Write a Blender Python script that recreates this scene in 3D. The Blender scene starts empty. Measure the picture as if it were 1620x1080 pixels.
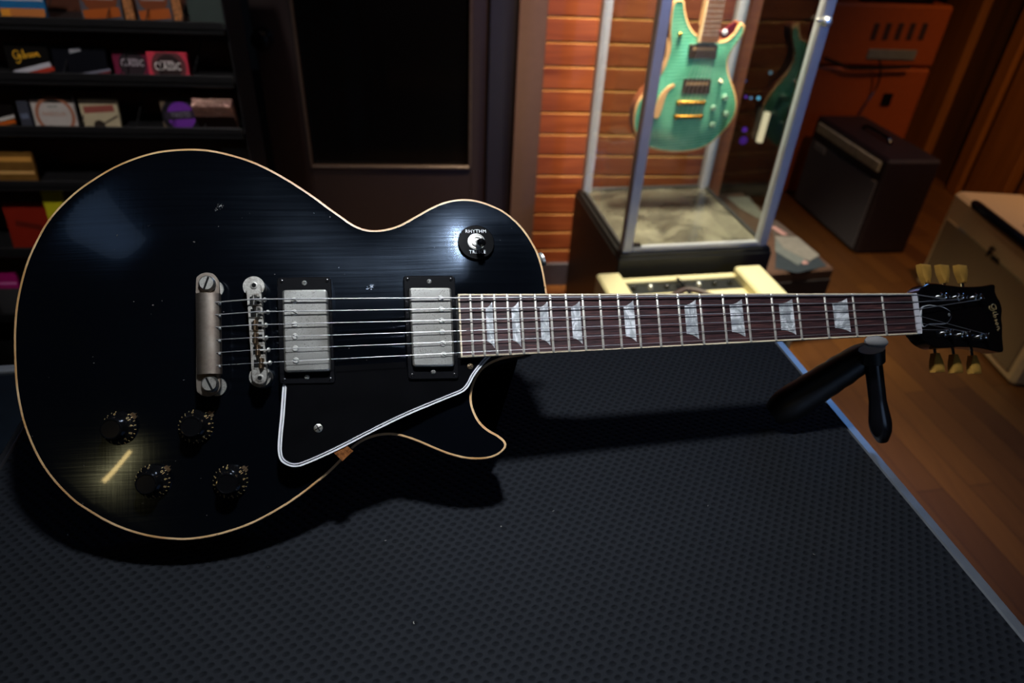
import bpy, math, random
import numpy as np
from mathutils import Vector, Matrix
from mathutils.geometry import delaunay_2d_cdt
random.seed(7); np.random.seed(7)
R_ = math.radians
SC = bpy.context.scene
COL = SC.collection

# ------------------------------------------------------------------ camera
CAMZ = 1.40
WC = np.array([[0.998532, -0.054169, 0.0], [0.031208, 0.575272, -0.817367], [0.044276, 0.816167, 0.576118]])
CAMP = np.array([0.0, 0.0, CAMZ])
FPX = 1080.0
cd = bpy.data.cameras.new('camera'); cam = bpy.data.objects.new('camera', cd); COL.objects.link(cam)
cd.sensor_width = 36.0; cd.lens = 24.0; cd.clip_start = 0.02; cd.clip_end = 50
m4 = Matrix([list(WC[0]) + [0.0], list(WC[1]) + [0.0], list(WC[2]) + [CAMZ], [0, 0, 0, 1]])
cam.matrix_world = m4
cd.dof.use_dof = True; cd.dof.focus_distance = 0.60; cd.dof.aperture_fstop = 5.0
SC.camera = cam
# ------------------------------------------------------------------ colour management and world
SC.view_settings.view_transform = 'Standard'; SC.view_settings.look = 'None'
SC.view_settings.gamma = 1.0; SC.view_settings.use_curve_mapping = False
SC.view_settings.exposure = 0.0
w = bpy.data.worlds.new('world'); SC.world = w; w.use_nodes = True
w.node_tree.nodes['Background'].inputs[0].default_value = (0.5, 0.6, 0.8, 1)
w.node_tree.nodes['Background'].inputs[1].default_value = 0.002
# ------------------------------------------------------------------ lights
def light(name, kind, loc, target, power, color, size=0.1, size_y=None, shape=None, spot=None, blend=0.5):
    l = bpy.data.lights.new(name, kind); o = bpy.data.objects.new(name, l); COL.objects.link(o)
    l.energy = power; l.color = color
    if kind == 'AREA':
        l.shape = shape or ('RECTANGLE' if size_y else 'DISK'); l.size = size
        if size_y: l.size_y = size_y
    else:
        l.shadow_soft_size = size
        if kind == 'SPOT': l.spot_size = R_(spot); l.spot_blend = blend
    o.location = loc
    d = Vector(target) - Vector(loc)
    o.rotation_euler = d.to_track_quat('-Z', 'Y').to_euler()
    return o
kl_ = light('key_lamp', 'AREA', (-0.02, 0.41, 1.92), (-0.02, 0.41, 0.9), 3.1, (0.88, 0.94, 1.0), 0.085)
kl_.data.spread = R_(92)
light('ceiling_panel_lamp', 'AREA', (0.26, -0.18, 2.84), (-0.05, 0.5, 1.1), 0.25, (0.68, 0.8, 1.0), 0.42)  # added panel, mirrored in the upper bout to strengthen its glare
light('left_panel_lamp', 'AREA', (-1.22, -0.24, 2.84), (-0.34, 0.5, 1.1), 0.32, (0.5, 0.7, 1.0), 0.42)
light('daylight_window', 'AREA', (1.9, -2.3, 1.25), (0.5, 1.8, 1.05), 6, (0.42, 0.62, 1.0), 1.6, 1.0)
light('blue_room_lamp', 'SPOT', (2.2, -1.2, 1.6), (0.56, 1.85, 1.05), 150, (0.17, 0.36, 1.0), 0.15, spot=24, blend=0.5)  # added narrow spot tinting the front case posts blue
light('blue_sign_lamp', 'AREA', (1.75, 2.75, 2.35), (0.4, 0.65, 0.9), 9, (0.2, 0.45, 1.0), 0.9, 0.6)
o_ = light('warm_tube_lamp', 'AREA', (-1.0, -1.225, 1.945), (-0.31, 0.393, 0.99), 0.45, (1.0, 0.72, 0.28), 0.024, 0.09)
_d = (Vector((-0.31, .393, .99)) - o_.location).normalized(); _y = Vector((.08, .06, .13)); _y = (_y - _d * _y.dot(_d)).normalized(); _x = _y.cross(-_d)
_m = Matrix((_x, _y, -_d)).transposed().to_4x4(); _m.translation = o_.location; o_.matrix_world = _m
light('wall_spot_lamp', 'SPOT', (0.12, 1.72, 2.75), (0.10, 2.42, 1.35), 260, (1.0, 0.62, 0.38), 0.05, spot=58, blend=1.0)
light('case_wall_lamp', 'SPOT', (-0.25, -0.35, 2.75), (0.42, 2.45, 0.85), 150, (1.0, 0.66, 0.42), 0.05, spot=20, blend=0.7)  # added spot brightening the wall behind the case
cl_ = light('case_lamp', 'AREA', (0.50, 1.98, 1.96), (0.48, 2.06, 0.5), 20, (1.0, 0.88, 0.68), 0.22, 0.22)
cl_.data.spread = R_(75)
light('amp_spot_lamp', 'SPOT', (0.75, 1.2, 2.7), (0.72, 1.75, 0.4), 15, (1.0, 0.9, 0.68), 0.06, spot=38, blend=0.7)  # added spot brightening the cream amplifier and the sheets
light('floor_spot_lamp', 'SPOT', (1.75, 0.6, 2.7), (1.42, 0.86, 0.0), 25, (1.0, 0.72, 0.42), 0.06, spot=36, blend=1.0)
light('right_wall_lamp', 'SPOT', (1.6, 1.9, 2.7), (2.5, 2.75, 0.8), 110, (1.0, 0.6, 0.25), 0.06, spot=70, blend=0.9)
light('left_shelf_lamp', 'SPOT', (-0.75, 0.3, 2.7), (-1.08, 1.8, 0.9), 100, (1.0, 0.93, 0.9), 0.06, spot=32, blend=0.7)  # added spot brightening the pack faces on the rack

# ------------------------------------------------------------------ helpers
def ray(px, py):
    return WC @ np.array([(px - 810) / FPX, (540 - py) / FPX, -1.0])
class Frame:
    """local x, y, z axes (columns of R) and an origin"""
    def __init__(s, o, R): s.o = np.array(o, float); s.R = np.array(R, float)
    def loc(s, w): return s.R.T @ (np.array(w, float) - s.o)
    def wor(s, l): return s.R @ np.array(l, float) + s.o
    def px(s, x, y, P=(0, 0, 0), n=(0, 1, 0)):
        """local point where the line of sight of photo pixel x, y meets the local plane (P, n)"""
        o = s.loc(CAMP); d = s.R.T @ ray(x, y); P = np.array(P, float); n = np.array(n, float)
        return o + d * (((P - o) @ n) / (d @ n))
    def mat(s):
        m = Matrix.Identity(4)
        for i in range(3):
            for j in range(3): m[i][j] = s.R[i][j]
            m[i][3] = s.o[i]
        return m
def yawframe(o, deg):
    a = R_(deg); c, s = math.cos(a), math.sin(a)
    return Frame(o, [[c, -s, 0], [s, c, 0], [0, 0, 1]])
def nrm(v): v = np.array(v, float); return v / np.linalg.norm(v)

_txt = {}
def text_geo(s, shear=0.0):
    if (s, shear) in _txt: return _txt[(s, shear)]
    c = bpy.data.curves.new('t', 'FONT'); c.body = s; c.size = 1.0; c.align_x = 'CENTER'; c.align_y = 'CENTER'
    c.resolution_u = 2; c.shear = shear; c.space_character = 1.12
    o = bpy.data.objects.new('t', c)
    me = bpy.data.meshes.new_from_object(o)
    g = ([tuple(v.co)[:2] for v in me.vertices], [tuple(p.vertices) for p in me.polygons])
    bpy.data.objects.remove(o); bpy.data.curves.remove(c); bpy.data.meshes.remove(me)
    _txt[(s, shear)] = g
    return g

class MB:
    def __init__(s): s.v = []; s.f = []; s.mi = []; s.cur = 0
    def add(s, vs, fs):
        b = len(s.v); s.v += [tuple(map(float, v)) for v in vs]
        for f in fs: s.f.append(tuple(i + b for i in f)); s.mi.append(s.cur)
        return s
    def box(s, c, size, R=None, bev=0.0):
        c = np.array(c, float); h = np.array(size, float) / 2; R = np.eye(3) if R is None else np.array(R)
        if bev <= 0:
            vs = [c + R @ (h * np.array([x, y, z])) for x in (-1, 1) for y in (-1, 1) for z in (-1, 1)]
            s.add(vs, [(0, 1, 3, 2), (4, 6, 7, 5), (0, 4, 5, 1), (2, 3, 7, 6), (0, 2, 6, 4), (1, 5, 7, 3)]); return s
        b = min(bev, h.min() * 0.95); vs = []; idx = {}
        for x in (-1, 1):
            for y in (-1, 1):
                for z in (-1, 1):
                    for k in range(3):
                        q = np.array([x, y, z]) * (h - b); q[k] += (x, y, z)[k] * b
                        idx[(x, y, z, k)] = len(vs); vs.append(c + R @ q)
        F = []
        for k in range(3):
            a, d = [i for i in range(3) if i != k]
            for sg in (-1, 1):
                f = []
                for (p, q) in ((-1, -1), (1, -1), (1, 1), (-1, 1)):
                    t = [0, 0, 0]; t[k] = sg; t[a] = p; t[d] = q; f.append(idx[(*t, k)])
                F.append(tuple(f))
        for k in range(3):
            a, d = [i for i in range(3) if i != k]
            for p in (-1, 1):
                for q in (-1, 1):
                    t0 = [0, 0, 0]; t1 = [0, 0, 0]; t0[k] = -1; t1[k] = 1; t0[a] = t1[a] = p; t0[d] = t1[d] = q
                    F.append((idx[(*t0, a)], idx[(*t1, a)], idx[(*t1, d)], idx[(*t0, d)]))
        for x in (-1, 1):
            for y in (-1, 1):
                for z in (-1, 1): F.append(tuple(idx[(x, y, z, k)] for k in range(3)))
        s.add(vs, F); return s
    def lathe(s, prof, o, ax, n=32, cap=True):
        """prof: list of (r, h) along axis ax from o"""
        o = np.array(o, float); ax = nrm(ax); t = np.array([1.0, 0, 0]) if abs(ax[0]) < .9 else np.array([0, 1.0, 0])
        e1 = nrm(np.cross(ax, t)); e2 = np.cross(ax, e1); vs = []; F = []
        for r, h in prof:
            for i in range(n):
                a = 2 * math.pi * i / n; vs.append(o + ax * h + (e1 * math.cos(a) + e2 * math.sin(a)) * r)
        for k in range(len(prof) - 1):
            for i in range(n):
                j = (i + 1) % n; F.append((k * n + i, k * n + j, (k + 1) * n + j, (k + 1) * n + i))
        if cap:
            F.append(tuple(range(n - 1, -1, -1))); b = (len(prof) - 1) * n; F.append(tuple(b + i for i in range(n)))
        s.add(vs, F); return s
    def cyl(s, a, b, r, r2=None, n=24):
        a = np.array(a, float); b = np.array(b, float); L = np.linalg.norm(b - a)
        return s.lathe([(r, 0), (r if r2 is None else r2, L)], a, b - a, n)
    def tube(s, pts, r, n=8, up=(0, 0, 1)):
        pts = [np.array(p, float) for p in pts]; vs = []; F = []; up = np.array(up, float)
        rr = r if hasattr(r, '__len__') else [r] * len(pts)
        for k, p in enumerate(pts):
            d = nrm(pts[min(k + 1, len(pts) - 1)] - pts[max(k - 1, 0)])
            u = up if abs(d @ up) < .95 else np.array([1.0, 0.1, 0])
            e1 = nrm(np.cross(d, u)); e2 = np.cross(d, e1)
            for i in range(n):
                a = 2 * math.pi * i / n; vs.append(p + (e1 * math.cos(a) + e2 * math.sin(a)) * rr[k])
        for k in range(len(pts) - 1):
            for i in range(n):
                j = (i + 1) % n; F.append((k * n + i, k * n + j, (k + 1) * n + j, (k + 1) * n + i))
        F.append(tuple(range(n - 1, -1, -1))); b = (len(pts) - 1) * n; F.append(tuple(b + i for i in range(n)))
        s.add(vs, F); return s
    def prism(s, poly, z0, z1, o=(0, 0, 0), R=None, top=True, bot=True):
        o = np.array(o, float); R = np.eye(3) if R is None else np.array(R); n = len(poly)
        vs = [o + R @ np.array([p[0], p[1], z0]) for p in poly] + [o + R @ np.array([p[0], p[1], z1]) for p in poly]
        F = [(i, (i + 1) % n, n + (i + 1) % n, n + i) for i in range(n)]
        if bot: F.append(tuple(range(n - 1, -1, -1)))
        if top: F.append(tuple(n + i for i in range(n)))
        s.add(vs, F); return s
    def text(s, st, o, ex, ey, size, shear=0.0, sx=1.0):
        vs, fs = text_geo(st, shear); o = np.array(o, float); ex = nrm(ex); ey = nrm(ey)
        s.add([o + ex * x * size * sx + ey * y * size for x, y in vs], fs); return s
    def build(s, name, mats, parent=None, loc=None, smooth=35):
        me = bpy.data.meshes.new(name); me.from_pydata(s.v, [], s.f); me.update()
        if not isinstance(mats, (list, tuple)): mats = [mats]
        for m in mats: me.materials.append(m)
        if len(mats) > 1: me.polygons.foreach_set('material_index', s.mi)
        if smooth:
            me.polygons.foreach_set('use_smooth', [True] * len(me.polygons))
            me.set_sharp_from_angle(angle=R_(smooth))
        me.validate()
        o = bpy.data.objects.new(name, me); COL.objects.link(o)
        if parent is not None: o.parent = parent
        if loc is not None: o.location = tuple(loc)
        return o
def tag(o, label=None, cat=None, group=None, kind=None):
    if label: o['label'] = label
    if cat: o['category'] = cat
    if group: o['group'] = group
    if kind: o['kind'] = kind
    return o
def thing(name, label, cat, frame, group=None, kind=None):
    o = bpy.data.objects.new(name, None); COL.objects.link(o); o.matrix_world = frame.mat()
    o.empty_display_size = 0.05
    return tag(o, label, cat, group, kind)

# ------------------------------------------------------------------ materials
def lin(c):
    if isinstance(c, str): c = [int(c[i:i + 2], 16) / 255 for i in (0, 2, 4)]
    return tuple((x / 12.92 if x <= .04045 else ((x + .055) / 1.055) ** 2.4) for x in c)
class NT:
    def __init__(s, name):
        s.m = bpy.data.materials.new(name); s.m.use_nodes = True; s.t = s.m.node_tree
        s.b = s.t.nodes['Principled BSDF']; s._tc = None
    def n(s, ty, **kw):
        x = s.t.nodes.new(ty)
        for k, v in kw.items(): setattr(x, k, v)
        return x
    def l(s, a, b): s.t.links.new(a, b)
    def set(s, **kw):
        for k, v in kw.items():
            i = s.b.inputs[k.replace('_', ' ')]
            i.default_value = (*v, 1) if isinstance(v, tuple) and len(v) == 3 else v
        return s
    def coord(s, scale=(1, 1, 1), rot=(0, 0, 0), loc=(0, 0, 0)):
        if s._tc is None: s._tc = s.n('ShaderNodeTexCoord')
        mp = s.n('ShaderNodeMapping'); mp.inputs['Scale'].default_value = scale
        mp.inputs['Rotation'].default_value = rot; mp.inputs['Location'].default_value = loc
        s.l(s._tc.outputs['Object'], mp.inputs[0]); return mp.outputs[0]
    def noise(s, vec, scale, detail=3, rough=.5, dist=0):
        x = s.n('ShaderNodeTexNoise'); x.inputs['Scale'].default_value = scale; x.inputs['Detail'].default_value = detail
        x.inputs['Roughness'].default_value = rough; x.inputs['Distortion'].default_value = dist
        s.l(vec, x.inputs['Vector']); return x.outputs['Fac']
    def ramp(s, fac, stops):
        x = s.n('ShaderNodeValToRGB'); e = x.color_ramp.elements
        while len(e) < len(stops): e.new(.5)
        for i, (p, c) in enumerate(stops):
            e[i].position = p; e[i].color = (*c, 1) if hasattr(c, '__len__') else (c, c, c, 1)
        s.l(fac, x.inputs[0]); return x.outputs[0]
    def math(s, op, a, b=None, clamp=False):
        x = s.n('ShaderNodeMath', operation=op, use_clamp=clamp)
        for i, q in enumerate((a, b)):
            if q is None: continue
            if isinstance(q, (int, float)): x.inputs[i].default_value = q
            else: s.l(q, x.inputs[i])
        return x.outputs[0]
    def mix(s, fac, a, b):
        x = s.n('ShaderNodeMix', data_type='RGBA')
        for sock, q in ((x.inputs[0], fac), (x.inputs[6], a), (x.inputs[7], b)):
            if isinstance(q, (int, float)): sock.default_value = q
            elif isinstance(q, tuple): sock.default_value = (*q, 1)
            else: s.l(q, sock)
        return x.outputs[2]
    def bump(s, h, strength=.3, dist=.001):
        x = s.n('ShaderNodeBump'); x.inputs['Strength'].default_value = strength; x.inputs['Distance'].default_value = dist
        s.l(h, x.inputs['Height']); s.l(x.outputs[0], s.b.inputs['Normal']); return x
    def col(s, q): s.l(q, s.b.inputs['Base Color'])
    def rgh(s, q): s.l(q, s.b.inputs['Roughness'])
def plain(name, c, rough=.5, metal=0.0, var=.15, scale=40, bump=0.0, spec=None, coat=0.0):
    k = NT(name); c = lin(c) if isinstance(c, str) else c
    k.set(Roughness=rough, Metallic=metal)
    if spec is not None: k.b.inputs['Specular IOR Level'].default_value = spec
    if coat: k.b.inputs['Coat Weight'].default_value = coat
    v = k.coord(); f = k.noise(v, scale, 4)
    k.col(k.ramp(f, [(.3, tuple(x * (1 - var) for x in c)), (.7, tuple(min(1, x * (1 + var)) for x in c))]))
    if bump: k.bump(f, bump, .001)
    return k.m
def metal_aged(name, c, c2, rough=.38, scale=120, thr=.5):
    k = NT(name); k.set(Metallic=1.0)
    v = k.coord(); f = k.noise(v, scale, 6, .65); g = k.noise(v, scale * 5, 4, .6)
    f2 = k.math('ADD', k.math('MULTIPLY', f, .7), k.math('MULTIPLY', g, .3))
    k.col(k.ramp(f2, [(thr - .12, lin(c2)), (thr + .1, lin(c))]))
    k.rgh(k.ramp(f2, [(.3, rough + .15), (.7, rough - .05)])); k.bump(g, .12, .0004)
    return k.m
def wood(name, c1, c2, rough=.45, scale=1.0, stretch=(2, 30, 30), coat=0.0):
    k = NT(name); k.set(Roughness=rough)
    if coat: k.b.inputs['Coat Weight'].default_value = coat; k.b.inputs['Coat Roughness'].default_value = .15
    v = k.coord(tuple(x * scale for x in stretch)); f = k.noise(v, 1.0, 6, .6, .6)
    k.col(k.ramp(f, [(.3, lin(c1)), (.7, lin(c2))])); k.bump(f, .15, .0008)
    return k.m
M = {}
# ------------------------------------------------------------------ black guitar: its own frame (nut at the origin, x to the headstock, y to the bass side, z out of the top)
RG = np.array([[0.977119, -0.110423, 0.181785], [0.208054, 0.67377, -0.709046], [-0.044186, 0.730644, 0.681328]])
TG = np.array([0.403786, 0.591215, CAMZ - 0.355904])
G = Frame(TG, RG)
def zrim(x): return -0.0148 + 0.053 * (x + 0.38)
RIMN = nrm((-0.053, 0, 1.0)); RIMP = (-0.38, 0, -0.0148)
def gp(x, y, z=0.0): return G.px(x, y, (0, 0, z), (0, 0, 1))
def gr(x, y, up=0.0): return G.px(x, y, (RIMP[0], 0, RIMP[2] + up), RIMN)
def catmull(P, n, closed=True):
    P = np.array(P, float); N = len(P); out = []
    for i in range(N if closed else N - 1):
        p0, p1, p2, p3 = (P[(i - 1) % N] if closed or i > 0 else P[0]), P[i], P[(i + 1) % N], (P[(i + 2) % N] if closed or i + 2 < N else P[-1])
        for k in range(n):
            t = k / n
            out.append(.5 * ((2 * p1) + (p2 - p0) * t + (2 * p0 - 5 * p1 + 4 * p2 - p3) * t * t + (3 * p1 - p0 - 3 * p2 + p3) * t ** 3))
    if not closed: out.append(P[-1])
    return np.array(out)
def resample(P, step, closed=False):
    P = np.array(P); Q = np.vstack([P, P[:1]]) if closed else P
    d = np.r_[0, np.cumsum(np.linalg.norm(np.diff(Q, axis=0), axis=1))]; n = max(3, int(d[-1] / step))
    t = np.linspace(0, d[-1], n + 1); o = np.stack([np.interp(t, d, Q[:, i]) for i in range(Q.shape[1])], 1)
    return o[:-1] if closed else o
def inset(P, d):
    P = np.array(P, float); a = np.roll(P, 1, 0); b = np.roll(P, -1, 0)
    def un(v): return v / np.maximum(np.linalg.norm(v, axis=1, keepdims=True), 1e-9)
    n1 = un(P - a)[:, [1, 0]] * [-1, 1]; n2 = un(b - P)[:, [1, 0]] * [-1, 1]; m = un(n1 + n2)
    s = np.sign(np.sum(P[:, 0] * b[:, 1] - b[:, 0] * P[:, 1]))
    k = np.clip(np.sum(m * n1, axis=1), .35, 1)
    return P + s * m * (d / k)[:, None]
BODY_PX = [(866, 464), (860, 427.5), (852.5, 402.5), (842.5, 382.5), (830, 363.8), (815, 347.5), (797.5, 333.8), (780, 325), (760, 317.8), (740, 314.5), (720, 315.3), (700, 320), (680, 328.8), (660, 340),
 (632.5, 355), (612.5, 361.3), (592.5, 363.6), (575, 361.3), (557.5, 353.8), (540, 341.5), (520, 327.5), (500, 312.5), (475, 295.5), (450, 280), (422, 264.7), (388.9, 250.8), (341.7, 238.3), (298.6, 234.7), (250, 238.9), (211, 249.8),
 (177.8, 264.2), (150, 280.5), (122.2, 299.8), (94.4, 325.3), (72.2, 352.2), (55.6, 382.3), (41.7, 413.3), (31.9, 446.7), (25, 481), (21.7, 516), (21.3, 551.9), (24, 607), (31.5, 651.9), (40, 681), (53.3, 713.3), (69, 741),
 (88.9, 766.7), (115.6, 792.9), (140, 809.5), (168.9, 826.3), (200, 839.7), (237.5, 849.8), (275, 854.2), (307.5, 853.5), (350, 845.6), (400, 828.5), (450, 801.3), (480, 780.8), (500, 765), (520, 748.8), (542.5, 726.3), (557.5, 710),
 (575, 697.5), (595, 690.3), (615, 688), (635, 690.5), (660, 698.8), (685, 709.5), (710, 719.3), (735, 725.6), (757.5, 727), (777.5, 724.3), (792.5, 717), (801.3, 706), (798.8, 697), (787.5, 687.5), (770, 677), (757.5, 663.8),
 (748.8, 645), (746.3, 627.5), (749.5, 610), (757.5, 592.5), (770, 579.5), (787.5, 570.5), (805, 565.5), (828.4, 562), (845, 559.5)]
bo = np.array([gr(*p)[:2] for p in BODY_PX])
BO = resample(catmull(bo, 6, closed=False), 0.003)            # open from the top join round to the lower join
BO = np.vstack([BO, resample(np.array([BO[-1], BO[0]]), 0.004)[1:-1]])
THK = 0.046
low = min(G.wor((x, y, zrim(x) - THK))[2] for x, y in BO)
TABLE_Z = low - 0.0045           # a rubber mat lies between
MAT_Z = low - 0.0003
C0 = np.array([-0.69, -0.165, zrim(-0.69) - THK])
GROOT = Frame(G.wor(C0), RG)
guitar = thing('electric_guitar', 'worn black single-cutaway electric guitar with cream binding leaning on the black mat', 'guitar', GROOT)
def gpart(mb, name, mat, parent=None, smooth=35, label=None):
    o = mb.build(name, mat, parent or guitar, loc=None if parent else -C0, smooth=smooth)
    if label: o['label'] = label
    return o

# lacquer with chips, buffing scratches and dings
def lacquer():
    k = NT('black_lacquer'); k.b.inputs['Specular IOR Level'].default_value = .5; k.b.inputs['Specular Tint'].default_value = (.55, .72, 1, 1)
    v = k.coord(); chips = []
    spots = [((304, 236), 3.2), ((348, 325), 4.0), ((342, 331), 2.6), ((258, 257), 1.8), ((588, 453), 3.6), ((582, 456), 2.2), ((330, 311), 1.2), ((236, 357), 1.4), ((185, 372), 1.5), ((213, 396), 1.3),
             ((187, 608), 2.2), ((182, 606), 1.8), ((125, 797), 5), ((545, 431), 1.6), ((604, 410), 1.3), ((774, 709), 1.2), ((150, 283), 2.2), ((256, 836), 1.2), ((186, 783), 1), ((60, 404), 1.6)]
    nz = k.noise(v, 900, 4, .8); tot = None
    for (p, r) in spots:
        c = gr(*p, .004)
        d = k.n('ShaderNodeVectorMath', operation='DISTANCE'); k.l(v, d.inputs[0]); d.inputs[1].default_value = tuple(c)
        a = k.math('MULTIPLY', d.outputs['Value'], 1 / (r * .00075)); a = k.math('SUBTRACT', 1.0, a)
        tot = a if tot is None else k.math('MAXIMUM', tot, a)
    t = k.math('MULTIPLY', k.math('SUBTRACT', k.math('ADD', tot, k.math('MULTIPLY', k.math('SUBTRACT', nz, .5), 6.5)), .6), 3, clamp=True)
    t = k.math('MULTIPLY', t, k.math('GREATER_THAN', tot, -.3))
    speck = k.math('GREATER_THAN', k.noise(v, 260, 1, .4), .808)
    t = k.math('MAXIMUM', t, k.math('MULTIPLY', speck, .35))
    k.col(k.mix(t, (0.0012, 0.0016, 0.0026), (0.22, 0.20, 0.18)))
    s1 = k.noise(k.coord((9, 420, 9)), 1, 3, .6); s2 = k.noise(k.coord((300, 14, 14), (0, 0, .25)), 1, 3, .6); big = k.noise(v, 14, 3, .6)
    k.rgh(k.math('ADD', k.math('ADD', k.math('MULTIPLY', s1, .10), k.math('MULTIPLY', big, .08)), k.math('ADD', .065, k.math('MULTIPLY', t, .3))))
    k.bump(k.math('SUBTRACT', k.math('ADD', s1, k.math('MULTIPLY', s2, .6)), k.math('MULTIPLY', t, 3)), .10, .0003)
    
    k.b.inputs['Coat Weight'].default_value = .2; k.b.inputs['Coat Roughness'].default_value = .035
    return k.m
M['lacquer'] = lacquer()
M['side_lacquer'] = plain('side_lacquer', (.003, .003, .004), .3, coat=.3)
def cream_binding():
    k = NT('aged_binding'); v = k.coord(); f = k.noise(v, 260, 4, .7); g = k.noise(v, 35, 3)
    k.set(Roughness=.4); c = k.ramp(g, [(.35, lin('b98a58')), (.65, lin('d9b487'))])
    k.col(k.mix(k.ramp(f, [(.30, 1.0), (.36, 0.0)]), c, lin('3a2616'))); return k.m
M['binding'] = cream_binding()
M['gloss_black'] = plain('glossy_black_plastic', (.003, .003, .0035), .11, coat=.1)
M['black_plastic'] = plain('black_plastic', (.004, .004, .005), .2)
M['nickel'] = metal_aged('aged_nickel', 'c9c6bf', '6a625a', .36, 150, .47)
def cover_mat():
    k = NT('aged_pickup_cover'); k.set(Metallic=.9); v = k.coord(); f = k.noise(v, 55, 6, .75); g = k.noise(v, 900, 4, .7); h = k.noise(v, 22, 2)
    c = k.mix(k.ramp(h, [(.35, 0.0), (.65, 1.0)]), lin('8f8c86'), lin('a9a8a4'))
    spk = k.math('MULTIPLY', k.ramp(g, [(.50, 0.0), (.66, 1.0)]), k.ramp(f, [(.42, 0.0), (.60, 1.0)]))
    k.col(k.mix(k.math('MULTIPLY', spk, .75), c, lin('35302b'))); k.rgh(k.ramp(f, [(.3, .34), (.7, .46)])); return k.m
M['cover_nickel'] = cover_mat()
M['tail_nickel'] = metal_aged('tarnished_nickel', '968c82', '6e6056', .42, 30, .5)
M['chrome'] = plain('bright_nickel', 'e0ded8', .36, .85, .06)
M['brass_worn'] = metal_aged('worn_brass', 'a88f72', '5c4634', .42, 300, .5)
M['white_ply'] = plain('white_plastic', 'd4d4d8', .35, var=.04)
M['slot'] = plain('dark_slot', (.003, .003, .003), .7, spec=.1)
M['gold_ink'] = plain('gold_ink', 'b99b68', .4, 0.3, var=.1)
M['string'] = plain('wound_string_steel', 'bdbbbd', .36, .8, .05, 400)
M['fret'] = plain('fret_wire', 'd2ccc2', .4, .55, .06)
M['fb_binding'] = plain('pale_fretboard_binding', 'cfc0a6', .4, var=.08)
M['bone'] = plain('bone_nut', 'c9c6cc', .4, var=.05)
M['gold'] = plain('gold_plate', 'c8923c', .25, 1.0, .1)

# arch height by relaxing a membrane over the outline
ST = 0.004
x0, x1 = BO[:, 0].min() - .008, BO[:, 0].max() + .008; y0, y1 = BO[:, 1].min() - .008, BO[:, 1].max() + .008
NX, NY = int((x1 - x0) / ST) + 1, int((y1 - y0) / ST) + 1
gx = x0 + ST * np.arange(NX); gy = y0 + ST * np.arange(NY); XX, YY = np.meshgrid(gx, gy, indexing='ij')
def inside(P, X, Y):
    c = np.zeros(X.shape, bool); n = len(P)
    for i in range(n):
        xa, ya = P[i]; xb, yb = P[(i + 1) % n]
        if ya == yb: continue
        m = ((ya > Y) != (yb > Y)); c ^= m & (X < (xb - xa) * (Y - ya) / (yb - ya) + xa)
    return c
# let the dome run on under the neck instead of dropping to the rim there
EXT = np.vstack([BO[BO[:, 0] < -.3], ])
ins = inside(BO, XX, YY)
def sstep(t): t = np.clip(t, 0, 1); return t * t * (3 - 2 * t)
dist = np.full((NX, NY), 9.0)
for i in range(0, len(BO)):
    if BO[i][0] > -.395 and -.03 < BO[i][1] < .03: continue
    dist = np.minimum(dist, np.hypot(XX - BO[i][0], YY - BO[i][1]))
ARCH = 0.0100
HG = np.where(ins, ARCH * (.66 + .34 * sstep((XX + .60) / .13)) * sstep((dist - .005) / .094), 0)
for it in range(10):                                          # soften the ridges
    q = HG.copy(); q[1:-1, 1:-1] = .5 * HG[1:-1, 1:-1] + .125 * (HG[2:, 1:-1] + HG[:-2, 1:-1] + HG[1:-1, 2:] + HG[1:-1, :-2]); HG = np.where(ins, q, 0)
def arch(x, y):
    i = np.clip((np.asarray(x) - x0) / ST, 0, NX - 1.001); j = np.clip((np.asarray(y) - y0) / ST, 0, NY - 1.001)
    a = i.astype(int) if hasattr(i, 'astype') else int(i); b = j.astype(int) if hasattr(j, 'astype') else int(j); u = i - a; v = j - b
    return HG[a, b] * (1 - u) * (1 - v) + HG[a + 1, b] * u * (1 - v) + HG[a, b + 1] * (1 - u) * v + HG[a + 1, b + 1] * u * v
def ztop(x, y): return float(zrim(x) + arch(float(x), float(y)))
BI = inset(BO, 0.0019)
din = inside(inset(BO, 0.0045), XX, YY)
pts = [Vector(p) for p in BI] + [Vector((XX[i, j], YY[i, j])) for i, j in zip(*np.nonzero(din))]
nb = len(BI)
vv, ee, ff, *_ = delaunay_2d_cdt(pts, [(i, (i + 1) % nb) for i in range(nb)], [], 1, 1e-6)
mb = MB()
tv = []
for k, p in enumerate(vv):
    tv.append((p.x, p.y, zrim(p.x) + (float(arch(p.x, p.y)) if k >= nb else 0.0002)))
mb.add(tv, [tuple(f) for f in ff])
gpart(mb, 'top_face', M['lacquer'], smooth=60)
mb = MB()                                                      # sides and back
n = len(BO); prof = [(0.0006, -0.0062), (0.0, -0.009), (0, -THK + .006), (0.0018, -THK + .0018), (0.006, -THK)]
rings = []
for d, z in prof:
    P = inset(BO, d); rings.append([(p[0], p[1], zrim(p[0]) + z) for p in P])
vs = [p for r in rings for p in r]
F = [(a * n + i, (a + 1) * n + i, (a + 1) * n + (i + 1) % n, a * n + (i + 1) % n) for a in range(len(rings) - 1) for i in range(n)]
F.append(tuple((len(rings) - 1) * n + i for i in range(n)))
F.append(tuple(range(n)))
mb.add(vs, F); body = gpart(mb, 'body', M['side_lacquer'])
mb = MB()                                                      # binding strip round the edge
prof = [(0.0, -0.0066), (0, -.0006), (.0005, 0), (.0021, .0003), (.0021, -.002)]
rings = []
keep = [i for i in range(n) if not (BO[i][0] > -.4 and -.026 < BO[i][1] < .026)]
for d, z in prof:
    P = inset(BO, d); rings.append([(P[i][0], P[i][1], zrim(P[i][0]) + z) for i in keep])
m_ = len(keep); vs = [p for r in rings for p in r]
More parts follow.
